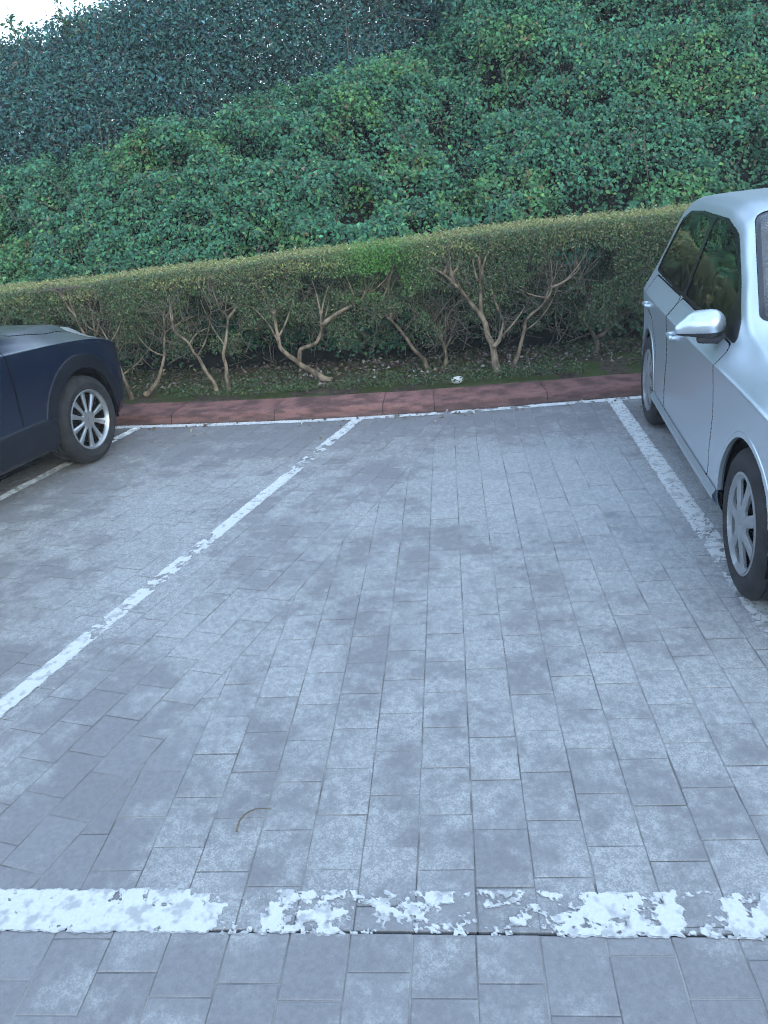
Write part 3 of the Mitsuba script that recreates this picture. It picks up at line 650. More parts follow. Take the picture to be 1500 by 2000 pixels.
def loft(tab, xs, seg=7):
    """tab: for each of the layers (y, z) tables over x. Returns the attributes (position, normal, layer) and faces of the whole skin."""
    ly = np.array([PchipInterpolator(*zip(*a))(np.clip(xs, a[0][0], a[-1][0])) for a, _ in tab]).T
    lz = np.array([PchipInterpolator(*zip(*b))(np.clip(xs, b[0][0], b[-1][0])) for _, b in tab]).T
    ly = np.insert(ly, 6, ly[:, 5] * 0.984, axis=1); lz = np.insert(lz, 6, lz[:, 5] + 0.2 * (lz[:, 6] - lz[:, 5]), axis=1)   # a crisp shoulder
    K = len(tab) + 1; t = np.linspace(0, K - 1, (K - 1) * seg + 1)
    shut = 1 - np.clip(np.minimum(xs - xs[0], xs[-1] - xs) / 0.03, 0, 1); ly = ly * np.sqrt(1 - shut ** 2)[:, None]   # the ends close
    yy = PchipInterpolator(np.arange(K), ly, axis=1)(t); zz = PchipInterpolator(np.arange(K), lz, axis=1)(t)
    tt = np.r_[t, t[-2::-1]]; m = len(tt); n = len(xs)
    Yg = np.c_[yy, -yy[:, -2::-1]]; Zg = np.c_[zz, zz[:, -2::-1]]
    Pg = np.stack([np.repeat(xs[:, None], m, 1), Yg, Zg], -1)
    du, dv = np.gradient(Pg, axis=0), np.gradient(Pg, axis=1)
    Nn = unit(np.cross(dv, du))
    mid = Pg - np.array([0, 0, 0.6]); mid[..., 0] *= 0.15
    if (Nn * mid).sum() < 0: Nn = -Nn
    A = np.concatenate([Pg, Nn, np.repeat(tt[None, :, None], n, 0)], -1).reshape(-1, 7)
    i = (np.arange(n - 1)[:, None] * m + np.arange(m - 1)[None]).reshape(-1)
    Fq = np.vstack([np.c_[i, i + m, i + m + 1], np.c_[i, i + m + 1, i + 1]])
    return A, Fq, Pg

def wheel_meshes(R, rimR, width, spoke, df=0.62):
    """(tyre, barrel, rim) about the origin, axle along y, outer face towards -y."""
    w = width / 2
    prof = [(rimR - 0.012, w * 0.75), (rimR, w * 0.86), (rimR + 0.012, w * 0.93), ((rimR + R) / 2, w * 1.03), (R - 0.03, w * 0.95), (R - 0.010, w * 0.80), (R - 0.001, w * 0.62)]
    for c in (0.45, 0.15): prof += [(R, w * (c + 0.12)), (R - 0.007, w * (c + 0.09)), (R - 0.007, w * (c + 0.05)), (R, w * (c + 0.02))]
    prof = prof + [(a, -b) for a, b in prof[::-1]]
    def spin(pr, n=64):
        pr = np.array(pr); th = np.arange(n) / n * 2 * math.pi; m = len(pr)
        V = np.stack([pr[None, :, 0] * np.cos(th)[:, None], np.repeat(pr[None, :, 1], n, 0), pr[None, :, 0] * np.sin(th)[:, None]], -1).reshape(-1, 3)
        f = []
        for i in range(n):
            for j in range(m - 1):
                a, b = i * m + j, ((i + 1) % n) * m + j; f += [[a, b, b + 1], [a, b + 1, a + 1]]
        return trimesh.Trimesh(V, np.array(f), process=False)
    tyre = spin(prof)
    barrel = cat([spin([(rimR - 0.004, -w * 0.80), (rimR - 0.02, -w * 0.45), (rimR - 0.03, w * 0.75)]), spin([(0.0, -w * df + 0.012), (rimR - 0.03, -w * df + 0.022), (rimR - 0.03, 0.02), (0.0, 0.02)])])
    pg = spoke(rimR)
    nr, na = 15, 154                                                 # the face: a polar grid cut along the openings
    rg, ag = np.meshgrid(np.linspace(0.004, rimR - 0.004, nr), np.arange(na) / na * 2 * math.pi, indexing='ij')
    G = np.c_[(rg * np.cos(ag)).ravel(), (rg * np.sin(ag)).ravel(), np.zeros((rg.size, 4))]
    k0 = (np.arange(nr - 1)[:, None] * na + np.arange(na)[None]).ravel(); k1 = (np.arange(nr - 1)[:, None] * na + (np.arange(na) + 1)[None] % na).ravel()
    shapely.prepare(pg); pts = shapely.points(G[:, 0], G[:, 1]); dd = shapely.distance(pts, pg.boundary)
    face, _ = clip(G, np.vstack([np.c_[k0, k0 + na, k1 + na], np.c_[k0, k1 + na, k1]]), np.where(shapely.contains(pg, pts), dd, -dd) + 1e-5)
    fr = trimesh.Trimesh(face[0][:, :3], face[1], process=True)
    edges = fr.edges[trimesh.grouping.group_rows(fr.edges_sorted, require_count=1)]
    top = fr.vertices.copy(); rr = np.hypot(top[:, 0], top[:, 1])
    bed = shapely.distance(shapely.points(top[:, :2]), pg.boundary)
    crown = 0.007 * np.clip(bed / 0.016, 0, 1) ** 0.7
    dish = -w * df - 0.018 * np.clip(1 - rr / rimR, 0, 1) - 0.016 * (rr > rimR - 0.016) + 0.012 * np.clip(1 - rr / 0.06, 0, 1)
    Vt = np.c_[top[:, 0], dish - crown, top[:, 1]]; Vb = np.c_[top[:, 0], dish + 0.010, top[:, 1]]; n = len(Vt)
    side = np.vstack([np.c_[edges[:, 0], edges[:, 1], edges[:, 1] + n], np.c_[edges[:, 0], edges[:, 1] + n, edges[:, 0] + n]])
    rim = trimesh.Trimesh(np.vstack([Vt, Vb]), np.vstack([fr.faces, fr.faces[:, ::-1] + n, side]), process=False)
    lip = spin([(rimR + 0.004, -w * 0.86), (rimR + 0.006, -w * 0.93), (rimR - 0.004, -w * 0.95), (rimR - 0.014, -w * 0.80), (rimR - 0.016, -w * 0.66)])
    return tyre, barrel, cat([rim, lip])
def polar(r, a): return (r * math.cos(a), r * math.sin(a))
def seven_spoke(R):
    disc = shapely.geometry.Point(0, 0).buffer(R - 0.004, quad_segs=24)
    for k in range(7):
        a = 2 * math.pi * (k + 0.25) / 7; hw = 0.26
        q = Polygon([polar(R * 0.40, a - hw * 0.30), polar(R * 0.84, a - hw), polar(R * 0.88, a), polar(R * 0.84, a + hw), polar(R * 0.40, a + hw * 0.30)]).buffer(0.006)
        disc = disc.difference(q)
        a2 = a + math.pi / 7; disc = disc.difference(Polygon([polar(R * 0.72, a2 - 0.018), polar(R * 0.80, a2 - 0.018), polar(R * 0.80, a2 + 0.018), polar(R * 0.72, a2 + 0.018)]))
    return disc
def ten_spoke(R):
    disc = shapely.geometry.Point(0, 0).buffer(R - 0.004, quad_segs=24)
    for k in range(5):
        for da, hw in ((0.0, 0.155), (math.pi / 5, 0.19)):
            a = 2 * math.pi * k / 5 + da + 0.3
            disc = disc.difference(Polygon([polar(R * 0.36, a - hw * 0.55), polar(R * 0.90, a - hw), polar(R * 0.93, a), polar(R * 0.90, a + hw), polar(R * 0.36, a + hw * 0.55), polar(R * 0.33, a)]).buffer(0.004))
    return disc

def build_car(key, o, M):
    """One car from its numbers in o (car frame: x forward, y left, z up, rear axle above the origin), set down by the transform M."""
    A, Fq, Pg = loft(o['tab'], o['xs'])
    cnt = {}
    def part(name, d):
        d = dict(d); d['to_world'] = M
        k = numbered(key + '__' + name); scene[k] = d; return k
    def skin(name, AF, bsdf, push=0.0):
        if len(AF[1]) == 0: return None
        a = AF[0].copy(); a[:, :3] += a[:, 3:6] * push
        return part(name, attr_ply(a, AF[1], bsdf))
    P = o['paint']; g = 0.0044
    body = (A, Fq)
    shell = (A.copy(), Fq)
    # wheel arches
    for xw in (0.0, o['wb']):
        for s in (1, -1):
            def f(a, R): return np.maximum(np.hypot(a[:, 0] - xw, a[:, 2] - o['R'] - 0.01) - R, 0.5 - s * a[:, 1])
            body = clip(*body, f(body[0], o['arch']))[0]; shell = clip(*shell, f(shell[0], o['arch'] - 0.012))[0]
    def cut(name, fn, bsdf, gap=g, push=0.0, hole=None):
        nonlocal body, shell
        inside = clip(*body, fn(body[0]) + gap)[1]
        body = clip(*body, fn(body[0]) - gap)[0]
        if hole is not None: shell = clip(*shell, fn(shell[0]) - hole)[0]
        return inside
    # windscreen and rear window
    ws = cut('w', lambda a: np.maximum(sdp(a[:, 1], a[:, 0], o['windscreen'], 0.05), o['cowl_z'] - a[:, 2]), None, 0.0, hole=-0.01)
    def wsf(a): return np.maximum(sdp(a[:, 1], a[:, 0], o['windscreen'], 0.05), o['cowl_z'] - a[:, 2]) + 0.022
    band, pane = clip(*ws, wsf(ws[0]))
    skin('windscreen_surround', band, 'black_gloss', -0.004); skin('windscreen', pane, 'windscreen_glass', -0.004)
    rw = cut('rw', lambda a: np.maximum(sdp(a[:, 1], a[:, 2], o['rear_window'], 0.05), a[:, 0] - o['rear_x']), None, 0.0, hole=-0.01)
    skin('rear_window', rw, 'window_glass', -0.004)
    doors = {}
    for s in (1, -1):
        side = lambda a, f: np.maximum(f, 0.45 - s * a[:, 1])
        dl = cut('dlo', lambda a: side(a, sdp(a[:, 0], a[:, 2], o['dlo'], 0.022)), None, 0.0, hole=-0.006)
        rest = dl
        for pp in o['panes']:
            rest2, pn = clip(*rest, side(rest[0], sdp(rest[0][:, 0], rest[0][:, 2], pp, 0.03)))
            rest = rest2
            skin('side_window', pn, 'window_glass', -0.006)
        skin('window_frame', rest, 'black_gloss', -0.002)
        for di, dp in enumerate(o['doors']):
            d = cut('door', lambda a: side(a, sdp(a[:, 0], a[:, 2], dp, 0.05)), P)
            k = skin('door', d, P)
            hx, hz = o['handles'][di]
            y = float(np.interp(hx, *zip(*o['tab'][5][0]))) * s
            bar = man_tri(hull_spheres([((hx - 0.075, y + s * 0.020, hz), 0.011), ((hx + 0.06, y + s * 0.024, hz + 0.004), 0.012)]))
            ends = [man_tri(hull_spheres([((hx + e, y - s * 0.01, hz), 0.013), ((hx + e, y + s * 0.018, hz), 0.011)])) for e in (-0.075, 0.06)]
            scene[k + '__handle'] = {**mikit.ply(cat([bar] + ends), P, smooth=40), 'to_world': M}
        for nm, poly, mat in o['side_panels']:
            d = cut(nm, lambda a: side(a, sdp(a[:, 0], a[:, 2], poly, 0.02)), mat)
            skin(nm, d, mat, -0.001)
    for nm, poly, mat, front, push in o['end_panels']:                # grille, intake, lamps and such, seen from the front or the rear
        for pl in ([poly] if nm not in ('headlight', 'tail_light') else [poly, [(-a, b) for a, b in poly]]):
            d = cut(nm, lambda a: np.maximum(sdp(a[:, 1], a[:, 2], pl, 0.03), (o['front_x'] - a[:, 0]) if front else (a[:, 0] - o['rear_x'] + 0.27)), mat)
            skin(nm, d, mat, push)
    bn = cut('bonnet', lambda a: np.maximum(np.maximum(sdp(a[:, 1], a[:, 0], o['bonnet'], 0.08), o['hood_z'] - a[:, 2]), a[:, 0] - 99), P)
    skin('bonnet', bn, P)
    skin('body', body, P)
    # inner shell, underside
    a = shell[0].copy(); a[:, :3] -= a[:, 3:6] * 0.014
    part('inner_shell', attr_ply(a, shell[1], 'dark_gap'))
    zf = o['under']; xf, xr = o['xs'][-1] - 0.12, o['xs'][0] + 0.1; hw = o['half'] - 0.14
    und = [rbox(xr, xf, -hw + 0.16, hw - 0.16, zf, zf + 0.05, 0.02), rbox(o['arch'] + 0.02, o['wb'] - o['arch'] - 0.02, -hw, hw, zf, zf + 0.05, 0.02)]
    part('underbody', mikit.ply(cat(und), 'dark_gap'))
    for xw in (0.0, o['wb']):
        for s in (1, -1):
            th = np.linspace(-0.25, math.pi + 0.25, 25); Rr = o['arch'] + 0.004
            ys = [s * (o['half'] - 0.035), s * (o['half'] - 0.34)]
            V = np.array([[xw + Rr * math.cos(t), y, o['R'] + 0.01 + Rr * math.sin(t)] for t in th for y in ys] + [[xw, ys[1], o['R']]])
            f = []
            for i in range(24): f += [[2 * i, 2 * i + 2, 2 * i + 3], [2 * i, 2 * i + 3, 2 * i + 1], [2 * i + 1, 2 * i + 3, 50]]
            part('wheel_well', mikit.ply(trimesh.Trimesh(V, f, process=False), 'dark_gap'))
    # arch lips or wide cladding, following the side skin
    def side_y(x, z, s):
        col = np.argmin(np.abs(o['xs'] - x)); sec = Pg[col][:len(Pg[col]) // 2 + 1]; lim = sec[:, 2] < o['belt_z']
        sec = sec[lim]; j = np.argsort(sec[:, 2]); return s * float(np.interp(z, sec[j, 2], sec[j, 1]))
    for xw in (0.0, o['wb']):
        for s in (1, -1):
            w, th = o['lip']; ang = np.linspace(o['lip_a'], math.pi - o['lip_a'], 41); V = []
            for t in ang:
                for rr_, pr in ((o['arch'] - 0.006, -0.02), (o['arch'] - 0.006, th), (o['arch'] + w * 0.6, th), (o['arch'] + w - 0.006, th * 0.8), (o['arch'] + w, -0.004)):
                    x, z = xw + rr_ * math.cos(t), o['R'] + 0.01 + rr_ * math.sin(t)
                    V.append([x, side_y(x, max(z, o['floor'] + 0.06), s) + s * pr, z])
            f = []
            for i in range(40):
                for j in range(4): a0 = i * 5 + j; f += [[a0, a0 + 5, a0 + 6], [a0, a0 + 6, a0 + 1]]
            part('wheel_arch_trim' if o['lip_mat'] != P else 'wheel_arch_lip', mikit.ply(trimesh.Trimesh(np.array(V), f, process=False), o['lip_mat'], smooth=40))
    # sill strips
    for s in (1, -1):
        xs_ = np.linspace(o['arch'] + 0.01, o['wb'] - o['arch'] - 0.01, 30); V = []
        for x in xs_:
            for z, pr in o['sill']: V.append([x, side_y(x, z, s) + s * pr, z])
        nn = len(o['sill']); f = []
        for i in range(29):
            for j in range(nn - 1): a0 = i * nn + j; f += [[a0, a0 + nn, a0 + nn + 1], [a0, a0 + nn + 1, a0 + 1]]
        part('sill_strip', mikit.ply(trimesh.Trimesh(np.array(V), f, process=False), o['sill_mat'], smooth=40))
    # wheels
    tyre, barrel, rim = wheel_meshes(o['R'], o['rim'], o['tyre_w'], o['spokes'], o.get('face', 0.62))
    dt, db, dm = mikit.ply(tyre, 'rubber', smooth=35), mikit.ply(barrel, 'dark_gap', smooth=30), mikit.ply(rim, o['rim_mat'], smooth=35)
    for xw, wi in ((o['wb'], 0), (0.0, 1)):
        for s in (-1, 1):
            Mw = M @ T().translate([xw, s * (o['half'] - o['tyre_w'] / 2 - o['tuck']), o['R']]).rotate([0, 0, 1], 0 if s < 0 else 180).rotate([0, 1, 0], o['spin'][wi])
            k = numbered(key + '__wheel'); scene[k] = {**db, 'to_world': Mw}
            scene[k + '__tyre'] = {**dt, 'to_world': Mw}; scene[k + '__rim'] = {**dm, 'to_world': Mw}
    # mirrors
    mx, my, mz = o['mirror']
    for s in (-1, 1):
        sh = hull_spheres([((mx, s * (my + 0.055), mz + 0.005), 0.064), ((mx - 0.01, s * (my + 0.115), mz + 0.004), 0.056), ((mx - 0.02, s * (my + 0.175), mz - 0.016), 0.028), ((mx - 0.05, s * (my + 0.10), mz), 0.060)]).refine_to_length(0.02)
        capm, low = sh.split_by_plane((0, s * 0.05, 1), mz - 0.030 + s * s * 0.05 * (my + 0.13))
        capm = capm.trim_by_plane((1, 0, 0), mx - 0.075); low = low.trim_by_plane((1, 0, 0), mx - 0.075)
        k = part('mirror', mikit.ply(man_tri(low), 'black_plastic', smooth=50))
        scene[k + '__cap'] = {**mikit.ply(man_tri(capm), P, smooth=50), 'to_world': M}
        arm = hull_spheres([((mx - 0.01, s * (my - 0.06), mz - 0.065), 0.026), ((mx - 0.005, s * (my + 0.09), mz - 0.060), 0.020)])
        scene[k + '__arm'] = {**mikit.ply(man_tri(arm), 'black_plastic', smooth=50), 'to_world': M}
        gl = rbox(mx - 0.079, mx - 0.073, s * my + (0.02 if s > 0 else -0.135), s * my + (0.135 if s > 0 else -0.02), mz - 0.036, mz + 0.036, 0.003)
        scene[k + '__glass'] = {**mikit.ply(gl, 'mirror_glass'), 'to_world': M}
    # cabin
    sx, sz = o['seat']
    for x, z, yy in ((sx, sz, o['half'] * 0.43), (sx, sz, -o['half'] * 0.43)):
        st = cat([rbox(x - 0.05, x + 0.45, yy - 0.24, yy + 0.24, z - 0.1, z + 0.08, 0.05), rbox(x - 0.16, x, yy - 0.23, yy + 0.23, z, z + 0.56, 0.05), rbox(x - 0.17, x - 0.08, yy - 0.12, yy + 0.12, z + 0.58, z + 0.76, 0.04)])
        part('seat', mikit.ply(st, 'seat_cloth', smooth=40))
    x = sx - 0.85
    part('rear_seat', mikit.ply(cat([rbox(x - 0.05, x + 0.45, -0.6, 0.6, sz - 0.1, sz + 0.08, 0.05), rbox(x - 0.16, x, -0.6, 0.6, sz, sz + 0.55, 0.05)]), 'seat_cloth', smooth=40))
    dx = o['dash']
    part('dashboard', mikit.ply(rbox(dx - 0.25, dx + 0.35, -o['half'] + 0.16, o['half'] - 0.16, sz + 0.15, o['cowl_z'] - 0.03, 0.06), 'black_plastic', smooth=40))
    sw = trimesh.creation.torus(0.18, 0.016, major_sections=32, minor_sections=8)
    sw.apply_transform(trimesh.transformations.rotation_matrix(math.radians(68), [0, 1, 0])); sw.apply_translation([dx - 0.33, -o['half'] * 0.43, sz + 0.36])
    part('steering_wheel', mikit.ply(sw, 'black_plastic', smooth=40))

def stations(x0, x1): 
    e = np.array([0, 0.0001, 0.0004, 0.001, 0.0018, 0.0028, 0.004, 0.006, 0.009, 0.013, 0.018, 0.025, 0.034, 0.045, 0.07, 0.10, 0.14])
    return np.unique(np.r_[x0 + e, np.arange(x0 + 0.165, x1 - 0.15, 0.025), x1 - e])

def car_tables(x0, x1, half, ends, zb, zsill, zlow, zmid, zshoulder, belt, rail, ryl, roof_z, sec8, wl=0.998, wm=1.0, wsh=0.985):
    """Layer tables: half widths fall off towards both ends as given by ends: [(x, factor)]."""
    def yt(k): return [(x, half * k * f) for x, f in ends]
    return [([(x, half * 0.80 * f) for x, f in ends], zb), (yt(0.94), [(x, z + 0.012) for x, z in zb]), (yt(0.985), zsill), (yt(wl), zlow), (yt(wm), zmid), (yt(wsh), zshoulder),
            belt, (ryl, rail), sec8, ([(x0, 0.0), (x1, 0.0)], roof_z)]

# silver hatchback -------------------------------------------------
x0, x1, hw = -0.66, 3.27, 0.838
ends = [(-0.66, 0.70), (-0.645, 0.80), (-0.60, 0.885), (-0.50, 0.935), (-0.25, 0.975), (0.2, 0.995), (1.2, 1.0), (2.0, 0.997), (2.5, 0.985), (2.85, 0.95), (3.05, 0.885), (3.18, 0.78), (3.25, 0.64), (3.27, 0.52)]
polo = dict(
    xs=stations(x0, x1), wb=2.43, R=0.298, rim=0.198, arch=0.334, tyre_w=0.185, half=hw, tuck=0.022, face=0.80, spokes=seven_spoke, rim_mat='hubcap', spin=(12, 40), paint='silver_paint', cap='black_plastic',
    tab=car_tables(x0, x1, hw, ends,
        [(-0.66, 0.30), (-0.4, 0.24), (0, 0.20), (2.4, 0.19), (3.0, 0.20), (3.27, 0.26)],
        [(-0.66, 0.36), (-0.4, 0.31), (0, 0.29), (2.4, 0.28), (3.0, 0.28), (3.27, 0.32)],
        [(-0.66, 0.45), (0, 0.44), (2.4, 0.43), (3.27, 0.40)],
        [(-0.66, 0.60), (0, 0.62), (2.4, 0.58), (3.0, 0.53), (3.27, 0.47)],
        [(-0.66, 0.80), (-0.3, 0.845), (0.6, 0.83), (1.6, 0.81), (2.2, 0.80), (2.7, 0.765), (3.05, 0.69), (3.27, 0.53)],
        ([(-0.66, 0.52), (-0.62, 0.655), (-0.45, 0.72), (0, 0.752), (1.0, 0.765), (1.9, 0.765), (2.3, 0.75), (2.7, 0.715), (3.05, 0.62), (3.2, 0.52), (3.27, 0.40)],
         [(-0.66, 0.86), (-0.60, 0.955), (-0.4, 0.965), (0, 0.95), (1.0, 0.915), (1.9, 0.890), (2.15, 0.888), (2.5, 0.890), (2.8, 0.835), (3.05, 0.755), (3.2, 0.66), (3.27, 0.57)]),
        [(-0.66, 0.88), (-0.60, 1.06), (-0.45, 1.24), (-0.30, 1.325), (0, 1.372), (0.5, 1.392), (1.0, 1.378), (1.25, 1.335), (1.6, 1.175), (1.9, 1.025), (2.05, 0.962), (2.2, 0.938), (2.5, 0.902), (2.8, 0.850), (3.05, 0.77), (3.2, 0.675), (3.27, 0.58)],
        [(-0.66, 0.44), (-0.60, 0.58), (-0.45, 0.575), (-0.2, 0.575), (0.5, 0.60), (1.2, 0.595), (1.6, 0.645), (1.95, 0.705), (2.2, 0.70), (2.6, 0.64), (3.0, 0.53), (3.2, 0.43), (3.27, 0.30)],
        [(-0.66, 0.90), (-0.62, 1.03), (-0.50, 1.25), (-0.42, 1.375), (-0.3, 1.405), (0, 1.435), (0.5, 1.455), (1.0, 1.445), (1.28, 1.405), (1.6, 1.255), (1.9, 1.09), (2.08, 0.985), (2.25, 0.962), (2.6, 0.925), (2.9, 0.855), (3.1, 0.775), (3.22, 0.685), (3.27, 0.60)],
        ([(-0.66, 0.30), (-0.60, 0.50), (-0.3, 0.50), (0.5, 0.52), (1.2, 0.51), (1.6, 0.545), (2.0, 0.59), (2.2, 0.58), (2.6, 0.50), (3.0, 0.42), (3.2, 0.33), (3.27, 0.2)],
         [(-0.66, 0.89), (-0.61, 1.05), (-0.48, 1.25), (-0.38, 1.365), (-0.25, 1.395), (0, 1.42), (0.5, 1.437), (1.0, 1.425), (1.27, 1.385), (1.6, 1.225), (1.9, 1.065), (2.06, 0.975), (2.22, 0.952), (2.6, 0.917), (2.9, 0.848), (3.1, 0.77), (3.22, 0.68), (3.27, 0.59)]), wl=0.990, wm=0.985, wsh=1.0),
    windscreen=[(-0.69, 2.00), (0.69, 2.00), (0.560, 1.29), (-0.560, 1.29)], cowl_z=0.96, rear_window=[(-0.50, 1.06), (0.50, 1.06), (0.44, 1.34), (-0.44, 1.34)], rear_x=-0.3,
    dlo=[(1.95, 0.895), (1.88, 0.985), (1.30, 1.285), (1.05, 1.345), (0.5, 1.362), (0.05, 1.345), (-0.18, 1.29), (-0.34, 1.03), (-0.30, 0.975), (0, 0.962), (1.0, 0.928)],
    panes=[[(1.66, 0.930), (1.66, 1.075), (1.26, 1.268), (1.02, 1.328), (0.80, 1.339), (0.78, 0.952)], [(0.71, 0.955), (0.73, 1.341), (0.5, 1.344), (0.06, 1.326), (-0.16, 1.272), (-0.30, 1.03), (-0.26, 0.988)]],
    doors=[[(1.91, 0.30), (1.91, 0.89), (0.74, 0.935), (0.74, 0.30)], [(0.73, 0.30), (0.73, 0.935), (-0.20, 0.958), (-0.16, 0.78), (0.15, 0.74), (0.34, 0.58), (0.40, 0.30)]],
    handles=[(0.98, 0.765), (0.02, 0.795)],
    side_panels=[('fuel_flap', [(-0.42, 0.72), (-0.42, 0.86), (-0.28, 0.86), (-0.28, 0.72)], 'silver_paint')],
    end_panels=[('headlight', [(0.36, 0.60), (0.40, 0.70), (0.66, 0.80), (0.74, 0.78), (0.70, 0.66)], 'lamp_clear', True, 0.0), ('grille', [(-0.34, 0.55), (-0.34, 0.63), (0.34, 0.63), (0.34, 0.55)], 'black_plastic', True, -0.01),
                ('lower_intake', [(-0.45, 0.30), (-0.42, 0.44), (0.42, 0.44), (0.45, 0.30)], 'black_plastic', True, -0.01), ('tail_light', [(0.50, 0.74), (0.50, 0.92), (0.80, 0.97), (0.82, 0.76)], 'lamp_red', False, 0.0)],
    front_x=2.85, bonnet=[(-0.68, 2.06), (0.68, 2.06), (0.66, 2.4), (0.55, 2.9), (0.42, 3.12), (-0.42, 3.12), (-0.55, 2.9), (-0.66, 2.4)], hood_z=0.70,
    floor=0.19, under=0.15, belt_z=0.93, lip=(0.022, 0.003), lip_a=0.02, lip_mat='silver_paint', sill=[(0.235, 0.0), (0.255, 0.018), (0.285, 0.020), (0.31, 0.004)], sill_mat='silver_paint',
    mirror=(1.74, 0.765, 0.95), seat=(0.80, 0.52), dash=1.75)

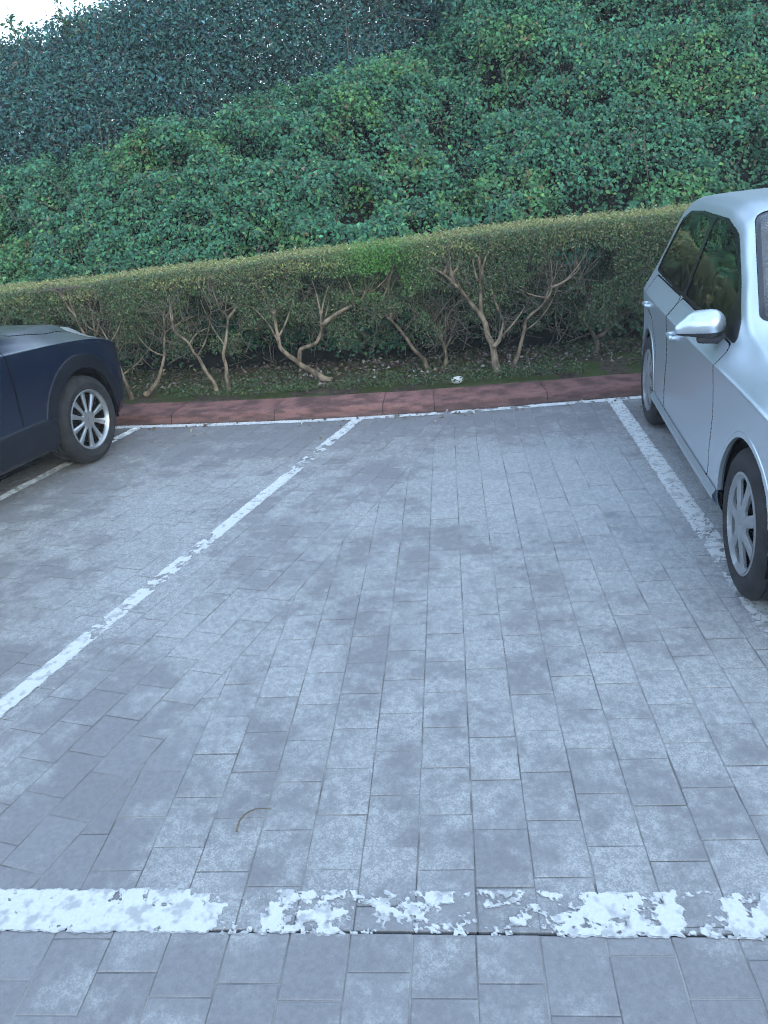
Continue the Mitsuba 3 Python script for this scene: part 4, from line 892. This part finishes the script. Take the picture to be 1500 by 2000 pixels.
# dark blue crossover ---------------------------------------------
def low(z): return z if z < 0.3 else 0.3 + (z - 0.3) * 0.90
x0, x1, hw = -0.86, 3.50, 0.905
ends = [(-0.86, 0.72), (-0.84, 0.81), (-0.77, 0.89), (-0.6, 0.945), (-0.3, 0.98), (0.2, 1.0), (1.2, 1.0), (2.3, 1.0), (2.75, 0.985), (3.05, 0.945), (3.27, 0.86), (3.40, 0.74), (3.48, 0.58), (3.50, 0.46)]
tucson = dict(
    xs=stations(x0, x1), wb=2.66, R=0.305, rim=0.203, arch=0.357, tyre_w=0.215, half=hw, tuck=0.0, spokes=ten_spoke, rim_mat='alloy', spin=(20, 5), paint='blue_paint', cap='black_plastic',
    tab=car_tables(x0, x1, hw, ends,
        [(-0.86, 0.34), (-0.5, 0.25), (0, 0.20), (2.6, 0.19), (3.2, 0.22), (3.50, 0.30)],
        [(-0.86, 0.43), (-0.5, 0.35), (0, 0.31), (2.6, 0.30), (3.2, 0.32), (3.50, 0.40)],
        [(-0.86, 0.54), (0, 0.52), (2.6, 0.50), (3.50, 0.49)],
        [(-0.86, 0.72), (0, 0.72), (2.6, 0.69), (3.2, 0.64), (3.50, 0.57)],
        [(-0.86, 0.88), (-0.5, 0.985), (0.6, 0.975), (1.6, 0.955), (2.3, 0.935), (2.8, 0.895), (3.2, 0.80), (3.50, 0.63)],
        ([(-0.86, 0.55), (-0.8, 0.70), (-0.6, 0.78), (0, 0.82), (1.0, 0.845), (1.9, 0.84), (2.4, 0.82), (2.8, 0.775), (3.1, 0.68), (3.35, 0.52), (3.50, 0.34)],
         [(-0.86, 0.93), (-0.8, 1.05), (-0.5, 1.10), (0, 1.08), (1.0, 1.05), (1.9, 1.03), (2.2, 0.985), (2.6, 0.945), (2.95, 0.905), (3.2, 0.845), (3.4, 0.79), (3.50, 0.68)]),
        [(-0.86, 0.95), (-0.80, 1.12), (-0.65, 1.34), (-0.45, 1.45), (0, 1.53), (0.6, 1.56), (1.0, 1.55), (1.3, 1.50), (1.65, 1.33), (2.0, 1.13), (2.15, 1.06), (2.3, 1.015), (2.6, 0.982), (2.95, 0.938), (3.2, 0.876), (3.4, 0.79), (3.50, 0.685)],
        [(-0.86, 0.46), (-0.8, 0.62), (-0.6, 0.62), (0, 0.635), (0.6, 0.65), (1.2, 0.645), (1.65, 0.69), (2.05, 0.76), (2.3, 0.76), (2.7, 0.70), (3.1, 0.58), (3.35, 0.47), (3.50, 0.3)],
        [(-0.86, 0.97), (-0.82, 1.08), (-0.70, 1.34), (-0.58, 1.52), (-0.4, 1.575), (0, 1.625), (0.6, 1.645), (1.0, 1.63), (1.32, 1.575), (1.65, 1.41), (2.0, 1.20), (2.2, 1.085), (2.4, 1.06), (2.8, 1.025), (3.1, 0.965), (3.3, 0.885), (3.42, 0.80), (3.50, 0.70)],
        ([(-0.86, 0.3), (-0.8, 0.54), (-0.4, 0.54), (0.6, 0.565), (1.2, 0.56), (1.65, 0.60), (2.1, 0.65), (2.3, 0.64), (2.7, 0.56), (3.1, 0.46), (3.35, 0.36), (3.50, 0.2)],
         [(-0.86, 0.96), (-0.81, 1.10), (-0.68, 1.34), (-0.54, 1.50), (-0.35, 1.555), (0, 1.60), (0.6, 1.622), (1.0, 1.607), (1.31, 1.555), (1.65, 1.38), (2.0, 1.175), (2.18, 1.075), (2.37, 1.052), (2.8, 1.017), (3.1, 0.957), (3.3, 0.88), (3.42, 0.795), (3.50, 0.695)])),
    windscreen=[(-0.71, 2.09), (0.71, 2.09), (0.57, 1.34), (-0.57, 1.34)], cowl_z=1.06, rear_window=[(-0.54, 1.16), (0.54, 1.16), (0.48, 1.48), (-0.48, 1.48)], rear_x=-0.45,
    dlo=[(1.96, 1.065), (1.90, 1.13), (1.36, 1.44), (1.05, 1.515), (0.5, 1.53), (0.0, 1.50), (-0.30, 1.43), (-0.56, 1.20), (-0.50, 1.13), (0, 1.105), (1.0, 1.075)],
    panes=[[(1.70, 1.085), (1.70, 1.19), (1.30, 1.42), (1.02, 1.49), (0.82, 1.50), (0.80, 1.095)], [(0.73, 1.10), (0.75, 1.502), (0.5, 1.505), (0.02, 1.475), (-0.05, 1.13)]],
    doors=[[(2.02, 0.40), (2.02, 1.043), (0.76, 1.075), (0.76, 0.40)], [(0.75, 0.40), (0.75, 1.075), (-0.20, 1.09), (-0.16, 0.90), (0.20, 0.80), (0.38, 0.66), (0.44, 0.40)]],
    handles=[(0.94, 0.96), (0.0, 0.985)], side_panels=[],
    end_panels=[('headlight', [(0.42, 0.80), (0.44, 0.92), (0.62, 1.00), (0.82, 0.985), (0.82, 0.86)], 'lamp_clear', True, 0.0), ('grille', [(-0.40, 0.62), (-0.38, 0.86), (0.38, 0.86), (0.40, 0.62)], 'black_plastic', True, -0.01),
                ('lower_intake', [(-0.55, 0.36), (-0.52, 0.52), (0.52, 0.52), (0.55, 0.36)], 'black_plastic', True, -0.01), ('tail_light', [(0.50, 0.92), (0.50, 1.04), (0.82, 1.07), (0.84, 0.94)], 'lamp_red', False, 0.0)],
    front_x=2.95, bonnet=[(-0.74, 2.15), (0.74, 2.15), (0.72, 2.6), (0.62, 3.0), (0.46, 3.30), (-0.46, 3.30), (-0.62, 3.0), (-0.72, 2.6)], hood_z=0.86,
    floor=0.19, under=0.13, belt_z=1.02, lip=(0.090, 0.012), lip_a=-0.10, lip_mat='dark_trim', sill=[(0.215, 0.0), (0.24, 0.022), (0.34, 0.026), (0.42, 0.012), (0.435, -0.002)], sill_mat='dark_trim',
    mirror=(1.84, 0.85, 1.10), seat=(0.90, 0.62), dash=1.85)

tucson['tab'] = [(a, [(x, low(z)) for x, z in b]) for a, b in tucson['tab']]
for k in ('dlo', 'rear_window'): tucson[k] = [(x, low(z)) for x, z in tucson[k]]
for k in ('panes', 'doors'): tucson[k] = [[(x, low(z)) for x, z in p] for p in tucson[k]]
tucson['handles'] = [(x, low(z)) for x, z in tucson['handles']]
tucson['end_panels'] = [(n, [(x, low(z)) for x, z in p], m, f, q) for n, p, m, f, q in tucson['end_panels']]
for k in ('cowl_z', 'hood_z', 'belt_z'): tucson[k] = low(tucson[k])
tucson['mirror'] = (1.62, 0.85, low(1.12)); tucson['seat'] = (0.90, 0.56)
def place(px, py, heading):
    """x axis towards heading (degrees from +y towards +x)."""
    return T().translate([px, py, 0.004]).rotate([0, 0, 1], 90 - heading)
a = math.radians(10.8); d = np.array([-math.sin(a), -math.cos(a)]); l = np.array([-d[1], d[0]])
c = np.array([1.845, 5.19]) + 0.80 * l
build_car('parked_car', polo, place(float(c[0]), float(c[1]), 180 + 10.8))
lab('parked_car', 'silver hatchback parked nose outwards in the bay at the right', 'car')
a = math.radians(18.7); d = np.array([math.sin(a), math.cos(a)]); l = np.array([-d[1], d[0]])
c = np.array([-2.020, 5.475]) + 0.86 * l - tucson['wb'] * d
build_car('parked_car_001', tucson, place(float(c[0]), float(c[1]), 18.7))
lab('parked_car_001', 'dark navy blue crossover parked nose to the hedge at the left', 'car')

# thin haze, added for the pale veil of glare over the greenery
scene['air'] = {'type': 'homogeneous', 'albedo': {'type': 'rgb', 'value': [0.95, 0.95, 0.95]}, 'sigma_t': 0.0022}
scene['haze'] = {'type': 'cube', 'to_world': T().translate([0, 10, 3.4]).scale([70, 80, 4.6]), 'bsdf': {'type': 'null'}, 'interior': {'type': 'ref', 'id': 'air'}}
scene['camera']['medium'] = {'type': 'ref', 'id': 'air'}
lab('haze', 'thin cool haze added over the whole place', 'haze', kind='stuff')
